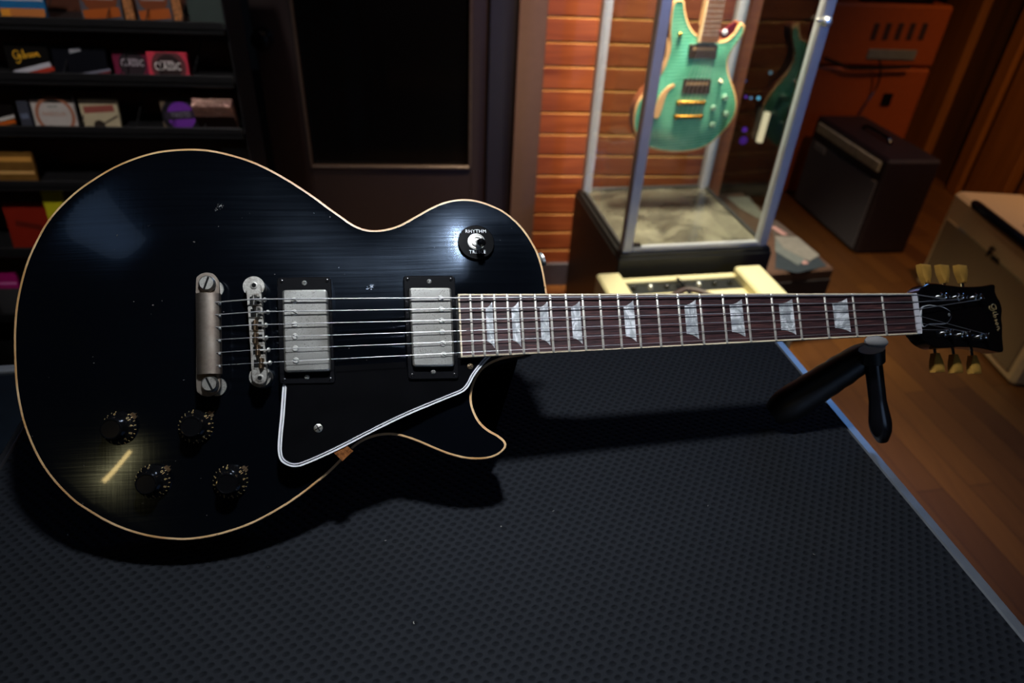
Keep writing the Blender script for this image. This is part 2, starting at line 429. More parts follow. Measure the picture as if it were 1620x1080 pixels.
F = [(a * m_ + i, (a + 1) * m_ + i, (a + 1) * m_ + i + 1, a * m_ + i + 1) for a in range(len(prof) - 1) for i in range(m_ - 1)]
mb.add(vs, F); gpart(mb, 'binding', M['binding'])

# ---- fretboard
c1, c2, c3, c4 = gp(724.5, 464.8), gp(729.5, 565), gp(1447, 463.6), gp(1451, 528)
XB = (c1[0] + c2[0]) / 2
ht = lambda x: c1[1] + (c3[1] - c1[1]) * (x - c1[0]) / (c3[0] - c1[0])
hb = lambda x: c2[1] + (c4[1] - c2[1]) * (x - c2[0]) / (c4[0] - c2[0])
SCALE = .626
frx = lambda k: -SCALE * (1 - 2 ** (-k / 12))
def rosewood():
    k = NT('rosewood'); k.set(Roughness=.42)
    f = k.noise(k.coord((18, 420, 60)), 1, 5, .65, 1.2); g = k.noise(k.coord((70, 1500, 60)), 1, 3, .6)
    k.col(k.mix(k.ramp(g, [(.38, 1.0), (.46, 0.0)]), k.ramp(f, [(.30, lin('1d1416')), (.5, lin('3a2528')), (.68, lin('5c3936'))]), lin('120c0d')))
    k.bump(g, .25, .0004); return k.m
M['rosewood'] = rosewood()
mb = MB(); b = .0014
mb.prism([(XB + b, hb(XB) + b), (-.0005, hb(0) + b), (-.0005, ht(0) - b), (XB + b, ht(XB) - b)], -.0065, 0)
gpart(mb, 'fretboard', M['rosewood'], smooth=0)
mb = MB()
mb.prism([(XB, hb(XB)), (0, hb(0)), (0, hb(0) + b), (XB + b, hb(XB) + b)], -.0066, .0001)
mb.prism([(XB, ht(XB)), (XB + b, ht(XB) - b), (0, ht(0) - b), (0, ht(0))], -.0066, .0001)
mb.prism([(XB, hb(XB)), (XB + b, hb(XB) + b), (XB + b, ht(XB) - b), (XB, ht(XB))], -.0066, .0001)
gpart(mb, 'fretboard_binding', M['fb_binding'], smooth=0)
mb = MB(); a, c = ht(0) - .0002, hb(0) + .0002
mb.prism([(-.0002, c), (.0048, c), (.0055, c + .002), (.0055, a - .002), (.0048, a), (-.0002, a)], -.0065, .0009)
gpart(mb, 'nut', M['bone'], smooth=0)
for k in range(1, 23):
    x = frx(k); mb = MB(); a, c = ht(x) - .0003, hb(x) + .0003; r = .0012
    vs = []
    for y in (c, c + .0005, a - .0005, a):
        s_ = .75 if y in (c, a) else 1
        for t in range(6):
            q = math.pi * t / 5; vs.append((x - r * math.cos(q), y, .0011 * math.sin(q) * s_))
    F = [(i * 6 + t, i * 6 + t + 1, (i + 1) * 6 + t + 1, (i + 1) * 6 + t) for i in range(3) for t in range(5)] + [tuple(range(6)), tuple(18 + t for t in range(5, -1, -1))]
    mb.add(vs, F); gpart(mb, 'fret', M['fret'])
def pearl():
    k = NT('pearloid'); k.set(Roughness=.25); v = k.coord((60, 45, 60)); f = k.noise(v, 1, 3, .6, 2.5)
    k.col(k.ramp(f, [(.36, lin('8a8d91')), (.5, lin('aaadb0')), (.62, lin('dcdde0'))])); return k.m
M['pearl'] = pearl()
for k in (3, 5, 7, 9, 12, 15, 17, 19, 21):
    xa, xb = frx(k), frx(k - 1); W = xb - xa; cm = (ht((xa + xb) / 2) + hb((xa + xb) / 2)) / 2; hw = (ht(xa) - hb(xa)) / 2
    L, Rr = xa + .25 * W, xa + .79 * W
    if k > 13: L, Rr = xa + .26 * W, xa + .82 * W
    yl, yr = hw * .55, hw * .76; P = []
    for t in range(9):
        u = t / 8; P.append((L + (Rr - L) * u, cm - (yl + (yr - yl) * (u ** 2.0))))
    P += [(x, 2 * cm - y) for x, y in reversed(P)]
    mb = MB(); mb.prism(P, -.001, .00012); gpart(mb, 'inlay', M['pearl'], smooth=0)
# ---- neck and heel
mb = MB(); vs = []; NS = 14; xs = [-.47, -.43, -.41, -.385, -.365, -.345, -.32, -.25, -.15, -.05, -.02, -.003, .012, .024]
dep = [.034, .034, .034, .033, .026, .018, .0155, .0150, .0142, .0135, .0135, .0150, .0150, .011]
for x, d in zip(xs, dep):
    xc = min(x, 0); a, c = ht(xc) - .0002, hb(xc) + .0002; z0 = -.0064
    for t in range(NS):
        q = math.pi * t / (NS - 1); p = .75
        yy = (a + c) / 2 + (a - c) / 2 * math.copysign(abs(math.cos(q)) ** p, math.cos(q)); vs.append((x, yy, z0 - (max(x, 0) * .3) - d * max(0.0, math.sin(q)) ** .9))
F = [(i * NS + t, i * NS + t + 1, (i + 1) * NS + t + 1, (i + 1) * NS + t) for i in range(len(xs) - 1) for t in range(NS - 1)]
F += [(i * NS + NS - 1, i * NS, (i + 1) * NS, (i + 1) * NS + NS - 1) for i in range(len(xs) - 1)]
F += [tuple(range(NS - 1, -1, -1)), tuple((len(xs) - 1) * NS + t for t in range(NS))]
mb.add(vs, F); gpart(mb, 'neck', M['side_lacquer'])
# ---- headstock, tilted back 17 degrees
TH = R_(17); HR = np.array([[math.cos(TH), 0, math.sin(TH)], [0, 1, 0], [-math.sin(TH), 0, math.cos(TH)]]); HO = np.array([.005, 0, -.0055])
HN = HR[:, 2]
def hs(x, y, up=0.0):
    l = G.px(x, y, HO + HN * up, HN); return HR.T @ (l - HO)
HS_PX = [(1453, 470), (1454.5, 459.5), (1462, 452), (1471.3, 447.9), (1486, 448.5), (1502, 451), (1520, 453), (1538.5, 453.2), (1556, 452), (1573, 449.8), (1574.5, 461), (1578, 470), (1582.3, 477.4), (1585.5, 490), (1584.5, 503), (1586, 515), (1586, 532.4), (1587, 545), (1586.8, 556.5),
         (1573, 555.2), (1558, 551.8), (1542.6, 549.4), (1528, 548.6), (1514, 548.7), (1497, 550), (1481.5, 549.7), (1467, 542.6), (1457, 531.5), (1453.5, 522)]
hp = [hs(*p)[:2] for p in HS_PX]; hp = catmull(hp, 3)
mb = MB(); mb.prism(hp, -.014, -.0008, HO, HR, top=False); ip = inset(hp, .0008)
n_ = len(hp); mb.add([HO + HR @ np.array([p[0], p[1], -.0008]) for p in hp] + [HO + HR @ np.array([p[0], p[1], 0]) for p in ip], [(i, (i + 1) % n_, n_ + (i + 1) % n_, n_ + i) for i in range(n_)] + [tuple(n_ + i for i in range(n_))])
head = gpart(mb, 'headstock', M['gloss_black'])
# script lettering drawn as strokes
GIB = {'strokes': [
    [(.62, .86), (.50, .98), (.30, 1.0), (.12, .82), (.08, .55), (.18, .34), (.38, .30), (.52, .42), (.56, .62), (.42, .58), (.60, .64), (.62, .40), (.52, .06), (.30, -.10), (.12, .02)],
    [(.80, .62), (.78, .40), (.86, .28), (.98, .34)], [(.84, .80), (.86, .84)],
    [(1.06, 1.02), (1.04, .60), (1.06, .30), (1.18, .28), (1.28, .42), (1.20, .58), (1.08, .50)],
    [(1.58, .60), (1.46, .56), (1.48, .46), (1.60, .40), (1.56, .28), (1.42, .30)],
    [(1.84, .60), (1.72, .50), (1.74, .32), (1.88, .28), (1.96, .44), (1.88, .58), (1.82, .60)],
    [(2.12, .60), (2.12, .28), (2.14, .48), (2.26, .60), (2.34, .50), (2.34, .28), (2.46, .30)]], 'w': 2.5}
def script_logo(mb, o, ex, ey, size, thick, n=6):
    o = np.array(o, float); ex = nrm(ex); ey = nrm(ey)
    for s_ in GIB['strokes']:
        p = catmull([(x - 1.25, y - .4) for x, y in s_], 3, closed=False)
        mb.tube([o + (ex * x + ey * y) * size for x, y in p], thick, n)
g0, g1 = hs(1568, 481), hs(1579.5, 523); u = nrm([g1[0] - g0[0], g1[1] - g0[1]])
mb = MB(); cg = (g0 + g1) / 2; ex = HR @ np.array([u[0], u[1], 0]); ey = HR @ np.array([-u[1], u[0], 0])
script_logo(mb, HO + HR @ np.array([cg[0], cg[1], .0003]), ex, ey, np.linalg.norm(g1 - g0)/2.45, .00055)
gpart(mb, 'logo', M['gold_ink'], head, label='gold script logo')
# truss rod cover
tc = [hs(*p)[:2] for p in [(1456, 489), (1466, 482.5), (1478, 483.5), (1490, 485.5), (1501, 492), (1503.5, 500), (1500, 508), (1494, 512.5), (1480, 513), (1468, 513.5), (1458, 516)]]
tc = catmull(tc, 4); mb = MB(); mb.prism(tc, 0, .0011, HO, HR); tcov = gpart(mb, 'truss_rod_cover', M['white_ply'], head, label='black cover with a thin white edge')
mb = MB(); mb.prism(inset(tc, .0009), .0009, .0016, HO, HR); gpart(mb, 'cover_face', M['gloss_black'], tcov) if False else mb.build('cover_plate', M['gloss_black'], head)
mb = MB(); q = HO + HR @ np.r_[hs(1499, 498)[:2], .0016]; mb.lathe([(.0019, 0), (.0019, .0004), (.001, .0010)], q, HN, 12); mb.build('cover_screw', M['chrome'], head)
# tuning machines
POST = [(1496.8, 468), (1524, 468.5), (1551.8, 469), (1504, 526), (1530.4, 528.5), (1560, 531.6)]
BTN = [(1462.5, 433), (1491.5, 433.5), (1520.3, 433.5), (1481.3, 574), (1510.3, 575.5), (1539.8, 577)]
post_tip = []
for i, (p, b_) in enumerate(zip(POST, BTN)):
    l = hs(*p, .006); o = HO + HR @ np.array([l[0], l[1], 0])
    mb = MB(); mb.lathe([(.0048, 0), (.0048, .0015), (.0036, .0022), (.0030, .0023), (.0030, .0060), (.0034, .0068), (.0026, .0076)], o, HN, 16)
    mb.cyl(o - HN * .014, o - HN * .020, .006, n=12)
    sgn = 1 if i < 3 else -1
    bt = hs(*b_, -.018)
    bp = HO + HR @ bt; sh0 = HO + HR @ np.array([bt[0], l[1], -.018]); mb.cyl(sh0, bp - np.array([0, sgn * .006, 0]), .0016, n=8)
    mb.box(HO + HR @ np.array([(l[0] + bt[0]) / 2, l[1], -.018]), (abs(l[0] - bt[0]) + .009, .012, .008), HR, .0015)
    t = gpart(mb, 'tuning_machine', M.setdefault('post_chrome', plain('polished_nickel', 'd8d8d6', .16, 1.0, .04))); post_tip.append(o + HN * .0048)
    mb = MB(); K = [(-.0035, -.0105), (.0035, -.0105), (.0045, -.0075), (.0072, -.003), (.0092, .004), (.0088, .0100), (-.0088, .0100), (-.0092, .004), (-.0072, -.003), (-.0045, -.0075)]
    K = [(x, y * sgn) for x, y in K]
    if sgn < 0: K = K[::-1]
    vs = []; nk = len(K)
    for z_, s_ in ((-.0042, .75), (-.003, 1), (.003, 1), (.0042, .75)):
        for x, y in K: vs.append(bp + HR @ np.array([x * s_, y * (s_ if abs(z_) > .004 else 1), z_]))
    F = [(a * nk + j, a * nk + (j + 1) % nk, (a + 1) * nk + (j + 1) % nk, (a + 1) * nk + j) for a in range(3) for j in range(nk)] + [tuple(range(nk - 1, -1, -1)), tuple(3 * nk + j for j in range(nk))]
    mb.add(vs, F); mb.build('tuner_button', M.setdefault('button', plain('aged_cream_plastic', 'c49040', .35, var=.2, scale=60)), t)

# ---- pickups
def rect(pts, z, up=None): return [gp(x, y, z)[:2] for x, y in pts]
def rounded(P, r, n=5):
    out = []; N = len(P)
    for i in range(N):
        p = np.array(P[i]); a = nrm(np.array(P[i - 1]) - p); b = nrm(np.array(P[(i + 1) % N]) - p)
        for k in range(n):
            t = k / (n - 1); out.append(p + a * r * (1 - t) ** 2 + b * r * t ** 2)
    return out
def flat_screw(mb, o, ax, r, ang=0, slots=1, h=.0008, mats=(0, 1)):
    ax = nrm(ax); mb.cur = mats[0]; mb.lathe([(r, 0), (r, h * .6), (r * .8, h)], o, ax, 18)
    t = nrm(np.cross(ax, (0, 1, 0.001))); bb = np.cross(ax, t); mb.cur = mats[1]
    for s_ in range(slots):
        q = ang + s_ * math.pi / 2; e = t * math.cos(q) + bb * math.sin(q); f = np.cross(ax, e)
        mb.box(np.array(o) + ax * (h + .00003), (r * 1.65, r * .24, .0001), np.stack([e, f, ax], 1))
    mb.cur = 0
def pickup(ring_px, cov_px, poles, scr, zr, zc, name_lbl, low_):
    mb = MB(); rc_ = np.array(rect(cov_px, zc)); cr = lambda d: rounded(inset(rc_, d), .0030 - d * .9); c = cr(0); n = len(c)
    vs = [(p[0], p[1], zc - .012) for p in c] + [(p[0], p[1], zc - .0018) for p in c] + [(p[0], p[1], zc - .0006) for p in cr(.0005)] + [(p[0], p[1], zc) for p in cr(.0017)] + [(p[0], p[1], zc) for p in cr(.0024)]
    F = [(a * n + i, a * n + (i + 1) % n, (a + 1) * n + (i + 1) % n, (a + 1) * n + i) for a in range(4) for i in range(n)] + [tuple(4 * n + i for i in range(n))]
    mb.add(vs, F); pu = gpart(mb, 'pickup', M['cover_nickel'], label=name_lbl, smooth=20)
    for i, p in enumerate(poles):
        l = gp(*p, zc); mb = MB(); flat_screw(mb, (l[0], l[1], zc - .0001), (0, 0, 1), .0026, random.uniform(-.6, .6), h=.0009); mb.build('pole_screw', [M['chrome'], M['slot']], pu)
    mb = MB(); o_ = rounded(rect(ring_px, zr), .0028); i_ = inset(c, -.0007); nn = len(o_)
    xs_ = [p[0] for p in o_]; ys_ = [p[1] for p in o_]
    vs = []
    for p in o_: vs.append((p[0], p[1], low_))
    for p in o_: vs.append((p[0], p[1], zr - .0006))
    for p in inset(o_, .0006): vs.append((p[0], p[1], zr))
    for p in i_: vs.append((p[0], p[1], zr))
    for p in i_: vs.append((p[0], p[1], zr - .004))
    F = [(a * nn + i, a * nn + (i + 1) % nn, (a + 1) * nn + (i + 1) % nn, (a + 1) * nn + i) for a in range(4) for i in range(nn)]
    mb.add(vs, F); mb.build('mounting_ring', M['black_plastic'], pu)
    for p in scr:
        l = gp(*p, zr); mb = MB(); mb.lathe([(.0022, -.0003), (.0020, .0007), (.0010, .0015)], (l[0], l[1], zr), (0, 0, 1), 14)
        mb.cur = 1; mb.box((l[0], l[1], zr + .0015), (.0026, .0005, .0003)); mb.box((l[0], l[1], zr + .0015), (.0005, .0026, .0003)); mb.build('height_screw', [M['chrome'], M['slot']], pu)
    q = np.array(rect(ring_px, zr)); ctr = q.mean(0)
    for p in q:
        d = p + (ctr - p) * np.array([.16, .075]); mb = MB(); flat_screw(mb, (d[0], d[1], zr - .0001), (0, 0, 1), .0017, .4, 2, .0005); mb.build('ring_screw', [M['black_plastic'], M['slot']], pu)
    return pu
pickup([(438, 438.8), (523.8, 437.5), (530, 606), (442.5, 607.5)], [(445.8, 458), (517.8, 457), (523, 587), (449.5, 589)],
       [(465, 475), (465.5, 494.2), (466, 513), (466.6, 531.8), (467.2, 551), (468, 570)], [(481.5, 447.5), (485.8, 596.5)], -.0055, .0008, 'bridge pickup with tarnished nickel cover', -.024)
pickup([(638, 435.8), (719.5, 436), (726, 598.8), (646, 600)], [(646.8, 454.5), (714.3, 454.5), (719.3, 579.5), (653, 580)],
       [(696.8, 471.2), (697.8, 489), (698.6, 507.2), (699.5, 525.3), (700.6, 543.2), (701.5, 560.8)], [(679, 445), (685.5, 588)], -.0045, .0008, 'neck pickup with tarnished nickel cover', -.020)
# ---- pickguard
pg = [gp(*p, -.0062)[:2] for p in [(777.5, 564), (763.8, 577.5), (750, 595), (742.5, 610)]]
pk = [(777.5, 564), (770, 571), (757, 586), (750, 596), (745, 606), (739, 614.5), (730, 621.3), (707.5, 630.5), (645, 656.5), (595, 680.5), (545, 706.3), (507.5, 724.3), (480, 735.8), (470, 738.3), (460, 738), (449, 733.5), (442.5, 727), (439.5, 718), (438.8, 705), (440.5, 682), (443.2, 655), (446.3, 612)]
PK = catmull([gp(*p, -.0070)[:2] for p in pk], 4, closed=False)
PIN = [tuple(gp(*p, -.0070)[:2]) for p in [(446.6, 600), (531, 600), (529.5, 578.8), (641.5, 572), (645.5, 594), (724, 594), (722, 567)]]
def offc(P, d):
    t = np.gradient(P, axis=0); t /= np.linalg.norm(t, axis=1, keepdims=True)
    return [tuple(p) for p in P + np.stack([-t[:, 1], t[:, 0]], 1) * d * GS]
GS = 1.0 if True else -1.0
_t = PK[len(PK) // 2] - PK[len(PK) // 2 - 1]; _c = np.mean(PIN, axis=0) - PK[len(PK) // 2]
GS = 1.0 if (-_t[1] * _c[0] + _t[0] * _c[1]) > 0 else -1.0
mb = MB(); mb.prism(offc(PK, 0) + (np.array(PIN) + (np.mean(PK, axis=0) - np.array(PIN)) * .02).tolist(), -.0092, -.0084); guard = gpart(mb, 'pickguard', M['white_ply'], label='black pickguard with white-black-white edge', smooth=0)
for nm, i_, z0, z1, m_ in (('black_ply', .0017, -.0085, -.0080, 'black_plastic'), ('white_ply', .0022, -.0082, -.0076, 'white_ply'), ('top_ply', .0036, -.0090, -.0070, 'gloss_black')):
    mb = MB(); mb.prism(offc(PK, i_) + (PIN if nm == 'top_ply' else (np.array(PIN) + (np.mean(PK, axis=0) - np.array(PIN)) * .02).tolist()), z0, z1); mb.build(nm, M[m_], guard, smooth=0)
for p, r, m_ in (((503.5, 677), .0036, 'nickel'), ((744, 579), .0027, 'brass_worn')):
    l = gp(*p, -.007); mb = MB(); flat_screw(mb, (l[0], l[1], -.0071), (0, 0, 1), r, .5, 2, .0007); mb.build('guard_screw', [M[m_], M['slot']], guard)
q = [gp(*p, -.009)[:2] for p in [(527, 715), (548, 703.5), (558.5, 713.5), (541.5, 729.5)]]
mb = MB(); mb.prism(q, zrim(-.56) - .012, -.0095); gpart(mb, 'guard_bracket', metal_aged('rusty_brass', '9a6238', '55331c', .6, 300), label='worn brown bracket under the pickguard edge', smooth=0)
# ---- tailpiece
zt_ = -.004
TP = [(309.8, 447), (313, 436), (324, 430.8), (336, 432.5), (344, 441), (346.5, 455), (347.5, 530), (348, 600), (347, 615), (339, 624), (326, 626.8), (315, 622), (310.5, 612), (310, 560), (309.5, 500)]
tp = catmull([gp(*p, zt_ - .003)[:2] for p in TP], 3); mb = MB(); mb.prism(tp, zt_ - .0065, zt_ - .0035)
mb.prism(inset(tp, .0007), zt_ - .0036, zt_ - .003); tail = gpart(mb, 'tailpiece', M['tail_nickel'])
mb = MB(); a = gp(327.5, 463.5, zt_ + .001); b_ = gp(329.5, 591.5, zt_ + .001); hw_ = .0098; NSg = 9; vs = []
for e, c in enumerate((a, b_)):
    for t in range(NSg):
        q_ = math.pi * t / (NSg - 1); vs.append((c[0] - hw_ * math.cos(q_), c[1], zt_ - .004 + .0078 * max(0.0, math.sin(q_)) ** .6))
F = [(t, t + 1, NSg + t + 1, NSg + t) for t in range(NSg - 1)] + [tuple(range(NSg)), tuple(NSg + t for t in range(NSg - 1, -1, -1))]
mb.add(vs, F); mb.build('tail_bar', M['tail_nickel'], tail)
for p, an in (((326.5, 447.5), 1.25), ((331, 607), -1.15)):
    l = gp(*p, zt_ + .002); mb = MB(); z_ = zt_ - .0035; zb = ztop(l[0], l[1])
    mb.cyl((l[0] + .0015, l[1] - .001, zb - .002), (l[0] + .0015, l[1] - .001, zb + .002), .0078)
    mb.cyl((l[0], l[1], zb - .002), (l[0], l[1], z_), .0052); flat_screw(mb, (l[0], l[1], z_), (0, 0, 1), .0068, an, h=.0062); mb.build('stud', [M['nickel'], M['slot']], tail)
# ---- bridge
zb_ = .0008
BR = [(388.8, 452), (391, 445), (398, 441.3), (406, 443), (411, 450), (413, 465), (416, 500), (418.5, 540), (421.5, 585), (421.5, 597), (417.5, 605), (410, 607.8), (402, 604), (398.6, 596), (396.5, 560), (394, 520), (391.5, 480)]
br = catmull([gp(*p, zb_ - .002)[:2] for p in BR], 3); mb = MB(); mb.prism(br, zb_ - .009, zb_ - .0025); mb.prism(inset(br, .0005), zb_ - .0026, zb_ - .002)
bridge = gpart(mb, 'bridge', M['nickel'])
for p, pd in (((401, 450.5), (403, 455)), ((410.5, 597.5), (413, 596.5))):
    l = gp(*p, zb_); ld = gp(*pd, -.014); zb = ztop(l[0], l[1]); mb = MB(); mb.cyl((ld[0], ld[1], zb - .001), (ld[0], ld[1], max(zb + .0045, zb_ - .0095)), .0088); mb.build('thumbwheel', M['nickel'], bridge)
    mb = MB(); mb.lathe([(.0030, 0), (.0030, .0006), (.0019, .0007), (.0017, .0002)], (l[0], l[1], zb_ - .002), (0, 0, 1), 16); mb.cur = 1; mb.lathe([(.0016, 0), (.0016, .0006)], (l[0], l[1], zb_ - .002), (0, 0, 1), 12); mb.build('bridge_post', [M['nickel'], M['slot']], bridge)
TPY = [(346.5, 477.8), (346.5, 497.4), (346.5, 517), (346.5, 537), (346.5, 557.4), (346.5, 577.5)]
SDX = [(400.5, 473.2), (405.5, 493), (402.5, 513.5), (403.0, 533.8), (406.5, 553), (412.0, 573.6)]
NTX = [(1446, 466.3), (1447, 477.5), (1448, 488.7), (1449, 499.8), (1450, 510.8), (1451, 521.5)]
FBX = [(729, 471.3), (729, 487.8), (729, 504.5), (729, 521.5), (729, 539), (729, 557.3)]
RAD = [.00062, .00050, .00038, .00029, .00024, .00020]
saddle_top = .0042
for i, p in enumerate(SDX):
    l = gp(*p, saddle_top); mb = MB(); x, y = l[0], l[1]
    vs = [(x - .0022, y - .0042, zb_ - .002), (x + .0022, y - .0042, zb_ - .002), (x + .0022, y + .0042, zb_ - .002), (x - .0022, y + .0042, zb_ - .002), (x, y - .0042, saddle_top - .0005), (x + .0005, y - .0042, saddle_top - .0005), (x + .0005, y + .0042, saddle_top - .0005), (x, y + .0042, saddle_top - .0005)]
    mb.add(vs, [(0, 3, 2, 1), (4, 5, 6, 7), (0, 1, 5, 4), (1, 2, 6, 5), (2, 3, 7, 6), (3, 0, 4, 7)]); sd = mb.build('saddle', M['brass_worn'] if i in (2, 3, 4, 5) else M['nickel'], bridge, smooth=0)
    xe = gp(SDX[i][0] + 16 - .8 * (i == 5) * 4, p[1], zb_)[0]; mb = MB(); mb.cyl((x + .002, y, zb_ + .0002), (xe, y, zb_ + .0002), .0009, n=10); mb.lathe([(.0012, 0), (.0021, .0006), (.0021, .0018), (.0012, .0026)], (xe, y, zb_ + .0002), (1, 0, 0), 12)
    mb.build('saddle_screw', M['chrome'], bridge)
    # the dark slot of the bridge around each saddle
    xl = gp(np.interp(p[1], [452, 480, 520, 560, 596], [388.8, 391.5, 394, 396.5, 398.6]), p[1], zb_)[0]; xr_ = gp(np.interp(p[1], [465, 500, 540, 585], [413, 416, 418.5, 421.5]), p[1], zb_)[0]
    mb = MB(); mb.box(((xl + xr_) / 2, y, zb_ - .00195), (xr_ - xl - .0036, .0066, .0003)); mb.build('saddle_slot', M['slot'], bridge, smooth=0)
# ---- strings
order = [0, 1, 2, 5, 4, 3]     # bass strings to the upper posts, treble strings to the lower ones
for i in range(6):
    a = gp(*TPY[i], -.001); s_ = gp(*SDX[i], saddle_top); nu = gp(*NTX[i], .0012); pt = post_tip[[0, 1, 2, 5, 4, 3][i]]
    f_ = gp(*FBX[i], .0040)
    y_at = lambda x: s_[1] + (nu[1] - s_[1]) * (x - s_[0]) / (nu[0] - s_[0])
    end = np.array(pt) + np.array([0, -.003 if i < 3 else .003, 0])
    pts = [(a[0] - .004, a[1], a[2] - .001), (a[0], a[1], a[2]), (s_[0], s_[1], saddle_top), ((s_[0] + nu[0]) / 2, (s_[1] + nu[1]) / 2, .0029), (nu[0] + .002, nu[1], .0012), (nu[0] + .0045, nu[1], .0008), tuple(end)]
    r = RAD[i]; mb = MB(); mb.tube(pts, r, 8)
    mb.tube([end, end + np.array([.003, .004 if i < 3 else -.004, 0]), end + np.array([.006, .001, 0])], r, 6)
    gpart(mb, 'string', M['string'])
    mb = MB(); mb.lathe([(.0012, 0), (.0018, .0008), (.0012, .0020)], (a[0] - .0012, a[1] - .0006, a[2] - .003), (1, 0, 0), 10); mb.build('ball_end', M['chrome'], tail)
# ---- knobs
KN = [((189, 677), 12), ((310, 674), 8), ((241, 761), 10), ((364, 761), 9)]
KL = ['nearest the strap end, upper row', 'upper row beside the tailpiece', 'lower row', 'lower row towards the cutaway']
for i, (p, tw) in enumerate(KN):
    l = gr(*p, .006 if i != 1 else .009); x, y = l[0], l[1]; zb = ztop(x, y)
    dx_ = (ztop(x + .01, y) - ztop(x - .01, y)) / .02; dy_ = (ztop(x, y + .01) - ztop(x, y - .01)) / .02
    ax = nrm((-dx_, -dy_, 1)); o = np.array([x, y, zb + .0008])
    mb = MB(); mb.lathe([(.0135, 0), (.0138, .0012), (.0132, .0026), (.0120, .0042), (.0104, .0062), (.0093, .0090), (.0088, .0125), (.0086, .0143), (.0080, .0152), (.0074, .0153), (.0070, .0148)], o, ax, 48)
    kb = gpart(mb, 'control_knob', M['gloss_black'])
    e1 = nrm(np.cross((0, 1, 0), ax)); e2 = np.cross(ax, e1); mb = MB()
    for k in range(11):
        th = R_(40 - 2 + (10 - k) * -30 + 0); rd = e1 * math.cos(th) + e2 * math.sin(th); tg = np.cross(ax, rd)
        sl = nrm(rd * .0018 - ax * .0019); nn = nrm(rd * .72 + ax * .70)
        c = o + rd * .0117 + ax * .0048 + nn * .00025
        mb.text(str(k), c, -np.cross(nn, -sl) * -1 if False else np.cross(-sl, nn), -sl, .0036)
        th2 = th + R_(15); rd2 = e1 * math.cos(th2) + e2 * math.sin(th2); tg2 = np.cross(ax, rd2)
        for tt in (th, th2):
            r2 = e1 * math.cos(tt) + e2 * math.sin(tt); mb.box(o + r2 * .0134 + ax * .0022, (.0016, .0004, .0004), np.stack([nrm(r2 * .6 - ax * .8), np.cross(ax, r2), nrm(r2 * .8 + ax * .6)], 1))
    mb.build('numerals', M['gold_ink'], kb, smooth=0)
    th = R_(40); rd = e1 * math.cos(th) + e2 * math.sin(th); tg = np.cross(ax, rd); mb = MB()
    q = o + rd * .0125
    P = [(0, -.003), (.0035, -.0026), (.0038, -.0006), (.0062, 0.0), (.0038, .0006), (.0035, .0026), (0, .003)]
    mb.prism(P, -.0004, .0008, q, np.stack([rd, tg, ax], 1)); mb.build('pointer', M['brass_worn'], kb, smooth=0)
# ---- selector switch
l = gr(754.5, 381.5, .010); x, y = l[0], l[1]; zb = ztop(x, y)
dx_ = (ztop(x + .012, y) - ztop(x - .012, y)) / .024; dy_ = (ztop(x, y + .012) - ztop(x, y - .012)) / .024
ax = nrm((-dx_, -dy_, 1)); o = np.array([x, y, zb + .0002]); e1 = nrm(np.cross((0, 1, 0), ax)); e2 = np.cross(ax, e1)
mb = MB(); mb.lathe([(.0168, 0), (.0168, .0022), (.0162, .0028)], o, ax, 56); sw = gpart(mb, 'switch_plate', M['gloss_black'])
t0 = o + ax * .00295; mb = MB(); mb.text('RHYTHM', t0 + e2 * .0105 + e1 * .0002, e1, e2, .0047, sx=.95); mb.text('TREBLE', t0 - e2 * .0098 + e1 * .0005, e1, e2, .0047, sx=.92)
mb.build('lettering', M['white_ply'], sw, smooth=0, )
mb = MB(); mb.lathe([(.0080, 0), (.0080, .0012), (.0066, .0016), (.0062, .0012), (.0050, .0013), (.0050, .0030), (.0034, .0034), (.0032, .0022)], o + ax * .0028, ax, 32); mb.build('switch_nut', M['chrome'], sw)
sd_ = nrm(ax * .86 - e2 * .42 + e1 * .16); mb = MB(); b0 = o + ax * .0035
mb.lathe([(.0016, 0), (.0016, .006), (.0026, .0065), (.0034, .011), (.0037, .015), (.0032, .0178), (.0018, .019)], b0, sd_, 20)
mb.build('switch_tip', M['gloss_black'], sw)
# ---- strap button on the horn
l = gr(848, 413, -.024); d = nrm((1, .35, 0)); mb = MB(); mb.lathe([(.0055, 0), (.004, .003), (.0035, .003), (.0066, .006), (.0068, .0085), (.004, .0095)], l - d * .001, d, 20); gpart(mb, 'strap_button', M['chrome'])
#BACK
# ================================================================== the table, the mat and the neck rest
TF = yawframe((0.398, 0.520, 0.0), 11.6)     # x along the table's front edge, y away; the right edge is x = 0
TW, TY0, TY1 = -TF.px(4, 742, (0, 0, MAT_Z), (0, 0, 1))[0] + .010, -0.42, 0.268
BF = Frame(TF.wor((0, 0, 0)), TF.R)
tb = thing('workbench', 'dark topped workbench with grey edging carrying the black mat', 'table', BF)
M['bench'] = plain('bench_top', (.012, .012, .014), .45)
M['edge_dark'] = plain('dark_edging', (.012, .012, .014), .5); mb = MB(); mb.box((-TW + .001, (TY0 + TY1) / 2, TABLE_Z - .021), (.010, TY1 - TY0, .045), bev=.0025); mb.build('edging', M['edge_dark'], tb)
M['edge'] = plain('bench_edging', '6d7076', .26, .35, .1, 60)
M['dark_wood'] = wood('dark_wood', '17100c', '2a1d15', .5, 1, (2, 20, 20))
mb = MB(); mb.box((-TW / 2, (TY0 + TY1) / 2, TABLE_Z - .02), (TW - .012, TY1 - TY0 - .012, .04), bev=.002); mb.build('tabletop', M['bench'], tb)
